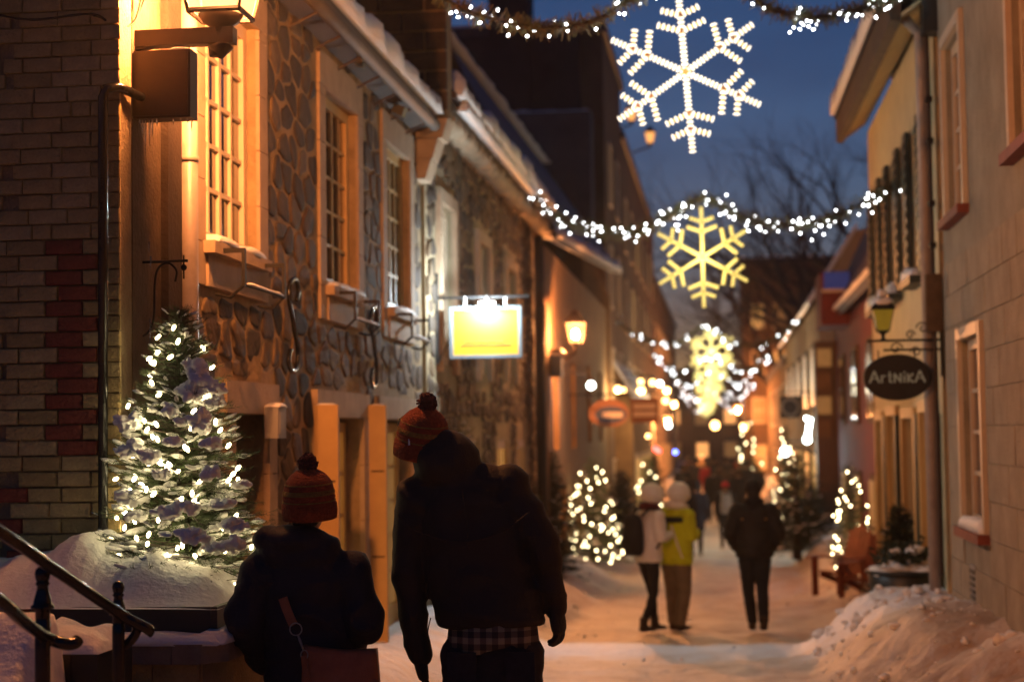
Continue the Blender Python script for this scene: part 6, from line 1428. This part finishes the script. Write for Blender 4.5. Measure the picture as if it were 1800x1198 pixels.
q = MB(); c = J['chest']; sd = J['side']; fw = V((0, 0, 1)).cross(sd); z = c.z+.07
q.loft([(V((c.x, c.y, z-.035)), .222, .165), (V((c.x, c.y, z+.035)), .218, .162)], sd, 28); q.build('jacket_stripe', M['dark_cloth'], t, smooth=True)
q = MB(); q.tube([c+sd*.06-fw*.155+V((0, 0, .0)), c+sd*.13-fw*.14+V((0, 0, -.2)), c+sd*.19-fw*.1+V((0, 0, -.4))], .012, 6); q.build('piping', M['white_cloth'], t)
# walker in black
J, rot, L_ = skeleton(1322, 20.5, R(4), 1.02, .2, arms='pocket')
J['anL'] = J['anL']+V((.075, 0, 0)); J['knL'] = J['knL']+V((.03, 0, 0)); J['anR'] = J['anR']+V((-.03, 0, .02)); J['knR'] = J['knR']+V((-.02, 0, 0))
t, root, jk, _f = person('walker in a black jacket, jeans and black beanie alone on the right of the street', J, dict(jacket='black_shell', trousers='denim', boots='shoe', hem=.06, waist=.2, chestw=.215, fat=1.12, wr=.012, leg=1.1), vox=.017)
beanie(t, J, 'dark_cloth'); scarf(t, J, 'dark_cloth')
for k in (-1, 1):
    c = J['chest']+J['side']*.14*k-V((0, .15, -.03)); q = MB(); q.obox(c, V((.016, 0, 0)), V((0, .006, 0)), V((0, 0, .012))); q.build('patch', M['wool_mustard'], t)
# farther people
far = [(1220, 40, 0, 1.0, 'navy', 'dark_cloth', 'dark_cloth', 'person in a dark navy coat just behind the lime jacket', 'down'),
       (1273, 44, R(5), .97, 'dark_cloth', 'dark_cloth', 'red_cloth', 'person in dark clothes with a red hat, mid street behind the lone walker', 'down'),
       (1243, 64, R(10), 1.02, 'red_cloth', 'dark_cloth', 'hair', 'person in a long red coat amid the distant crowd', 'pocket'),
       (1222, 66, 0, 1.05, 'dark_cloth', 'dark_cloth', 'dark_cloth', 'dark figure left of the red coat in the distant crowd', 'down'),
       (1262, 62, R(-10), 1.04, 'brown_cloth', 'dark_cloth', 'brown_cloth', 'figure in a brown coat just right of the red coat', 'pocket'),
       (1285, 57, 0, 1.06, 'brown_cloth', 'dark_cloth', 'dark_cloth', 'broad figure in a dark brown coat right of center in the crowd', 'pocket'),
       (1311, 60, R(6), 1.07, 'dark_cloth', 'dark_cloth', 'dark_cloth', 'tall dark figure at the right end of the distant crowd', 'down'),
       (1197, 60, 0, 1.0, 'dark_cloth', 'brown_cloth', 'dark_cloth', 'dark figure at the left end of the distant crowd', 'down'),
       (1300, 74, 0, 1.0, 'maroon', 'dark_cloth', 'dark_cloth', 'small figure in maroon at the back of the crowd', 'down'),
       (1209, 72, 0, 1.0, 'brown_cloth', 'dark_cloth', 'dark_cloth', 'small brown coated figure at the left behind the crowd', 'down'),
       (1252, 70, 0, 1.05, 'dark_cloth', 'dark_cloth', 'dark_cloth', 'dark figure directly behind the brown coat in the crowd', 'pocket'),
       (1321, 68, 0, 1.0, 'brown_cloth', 'dark_cloth', 'dark_cloth', 'figure in brown beyond the tall dark one at the right end', 'down'),
       (1276, 68, 0, 1.05, 'dark_cloth', 'dark_cloth', 'dark_cloth', 'dark figure half hidden behind the broad brown coated one', 'down'),
       (1204, 52, 0, 1.0, 'dark_cloth', 'dark_cloth', 'dark_cloth', 'dark figure behind the lime jacket, nearer than the crowd', 'down'),
       (1296, 53, R(-8), 1.02, 'dark_cloth', 'denim', 'brown_cloth', 'dark figure just left of the lone walker, nearer than the crowd', 'pocket'),
       (1252, 55, R(8), 1.0, 'dark_cloth', 'dark_cloth', 'dark_cloth', 'dark figure in front of the red coat at its right', 'down'),
       (1326, 58, 0, 1.04, 'dark_cloth', 'dark_cloth', 'dark_cloth', 'rightmost dark figure beside the distant lit fir', 'pocket'),
       (1233, 76, R(180), 1.0, 'beige_cloth', 'dark_cloth', 'white_cloth', 'small figure in a pale coat at the back of the crowd', 'down')]
for i, (px, Y, fc, s, jm, tr_, hm, lab, ar) in enumerate(far):
    J, rot, L_ = skeleton(px, Y, fc, s, .16 if i % 2 else -.14, arms=ar)
    t, root, jk, _f = person(lab, J, dict(jacket=jm, trousers=tr_, boots='shoe', hem=.3 if i in (0, 2, 4, 5) else .1, s=s, fat=1.08, wr=.01, hands=True), vox=.03, group='people strolling in the distant crowd')
    beanie(t, J, hm, s)
    if i == 1: backpack(t, L_, rot, 'gray_box', 'gray backpack on the person with the red hat')
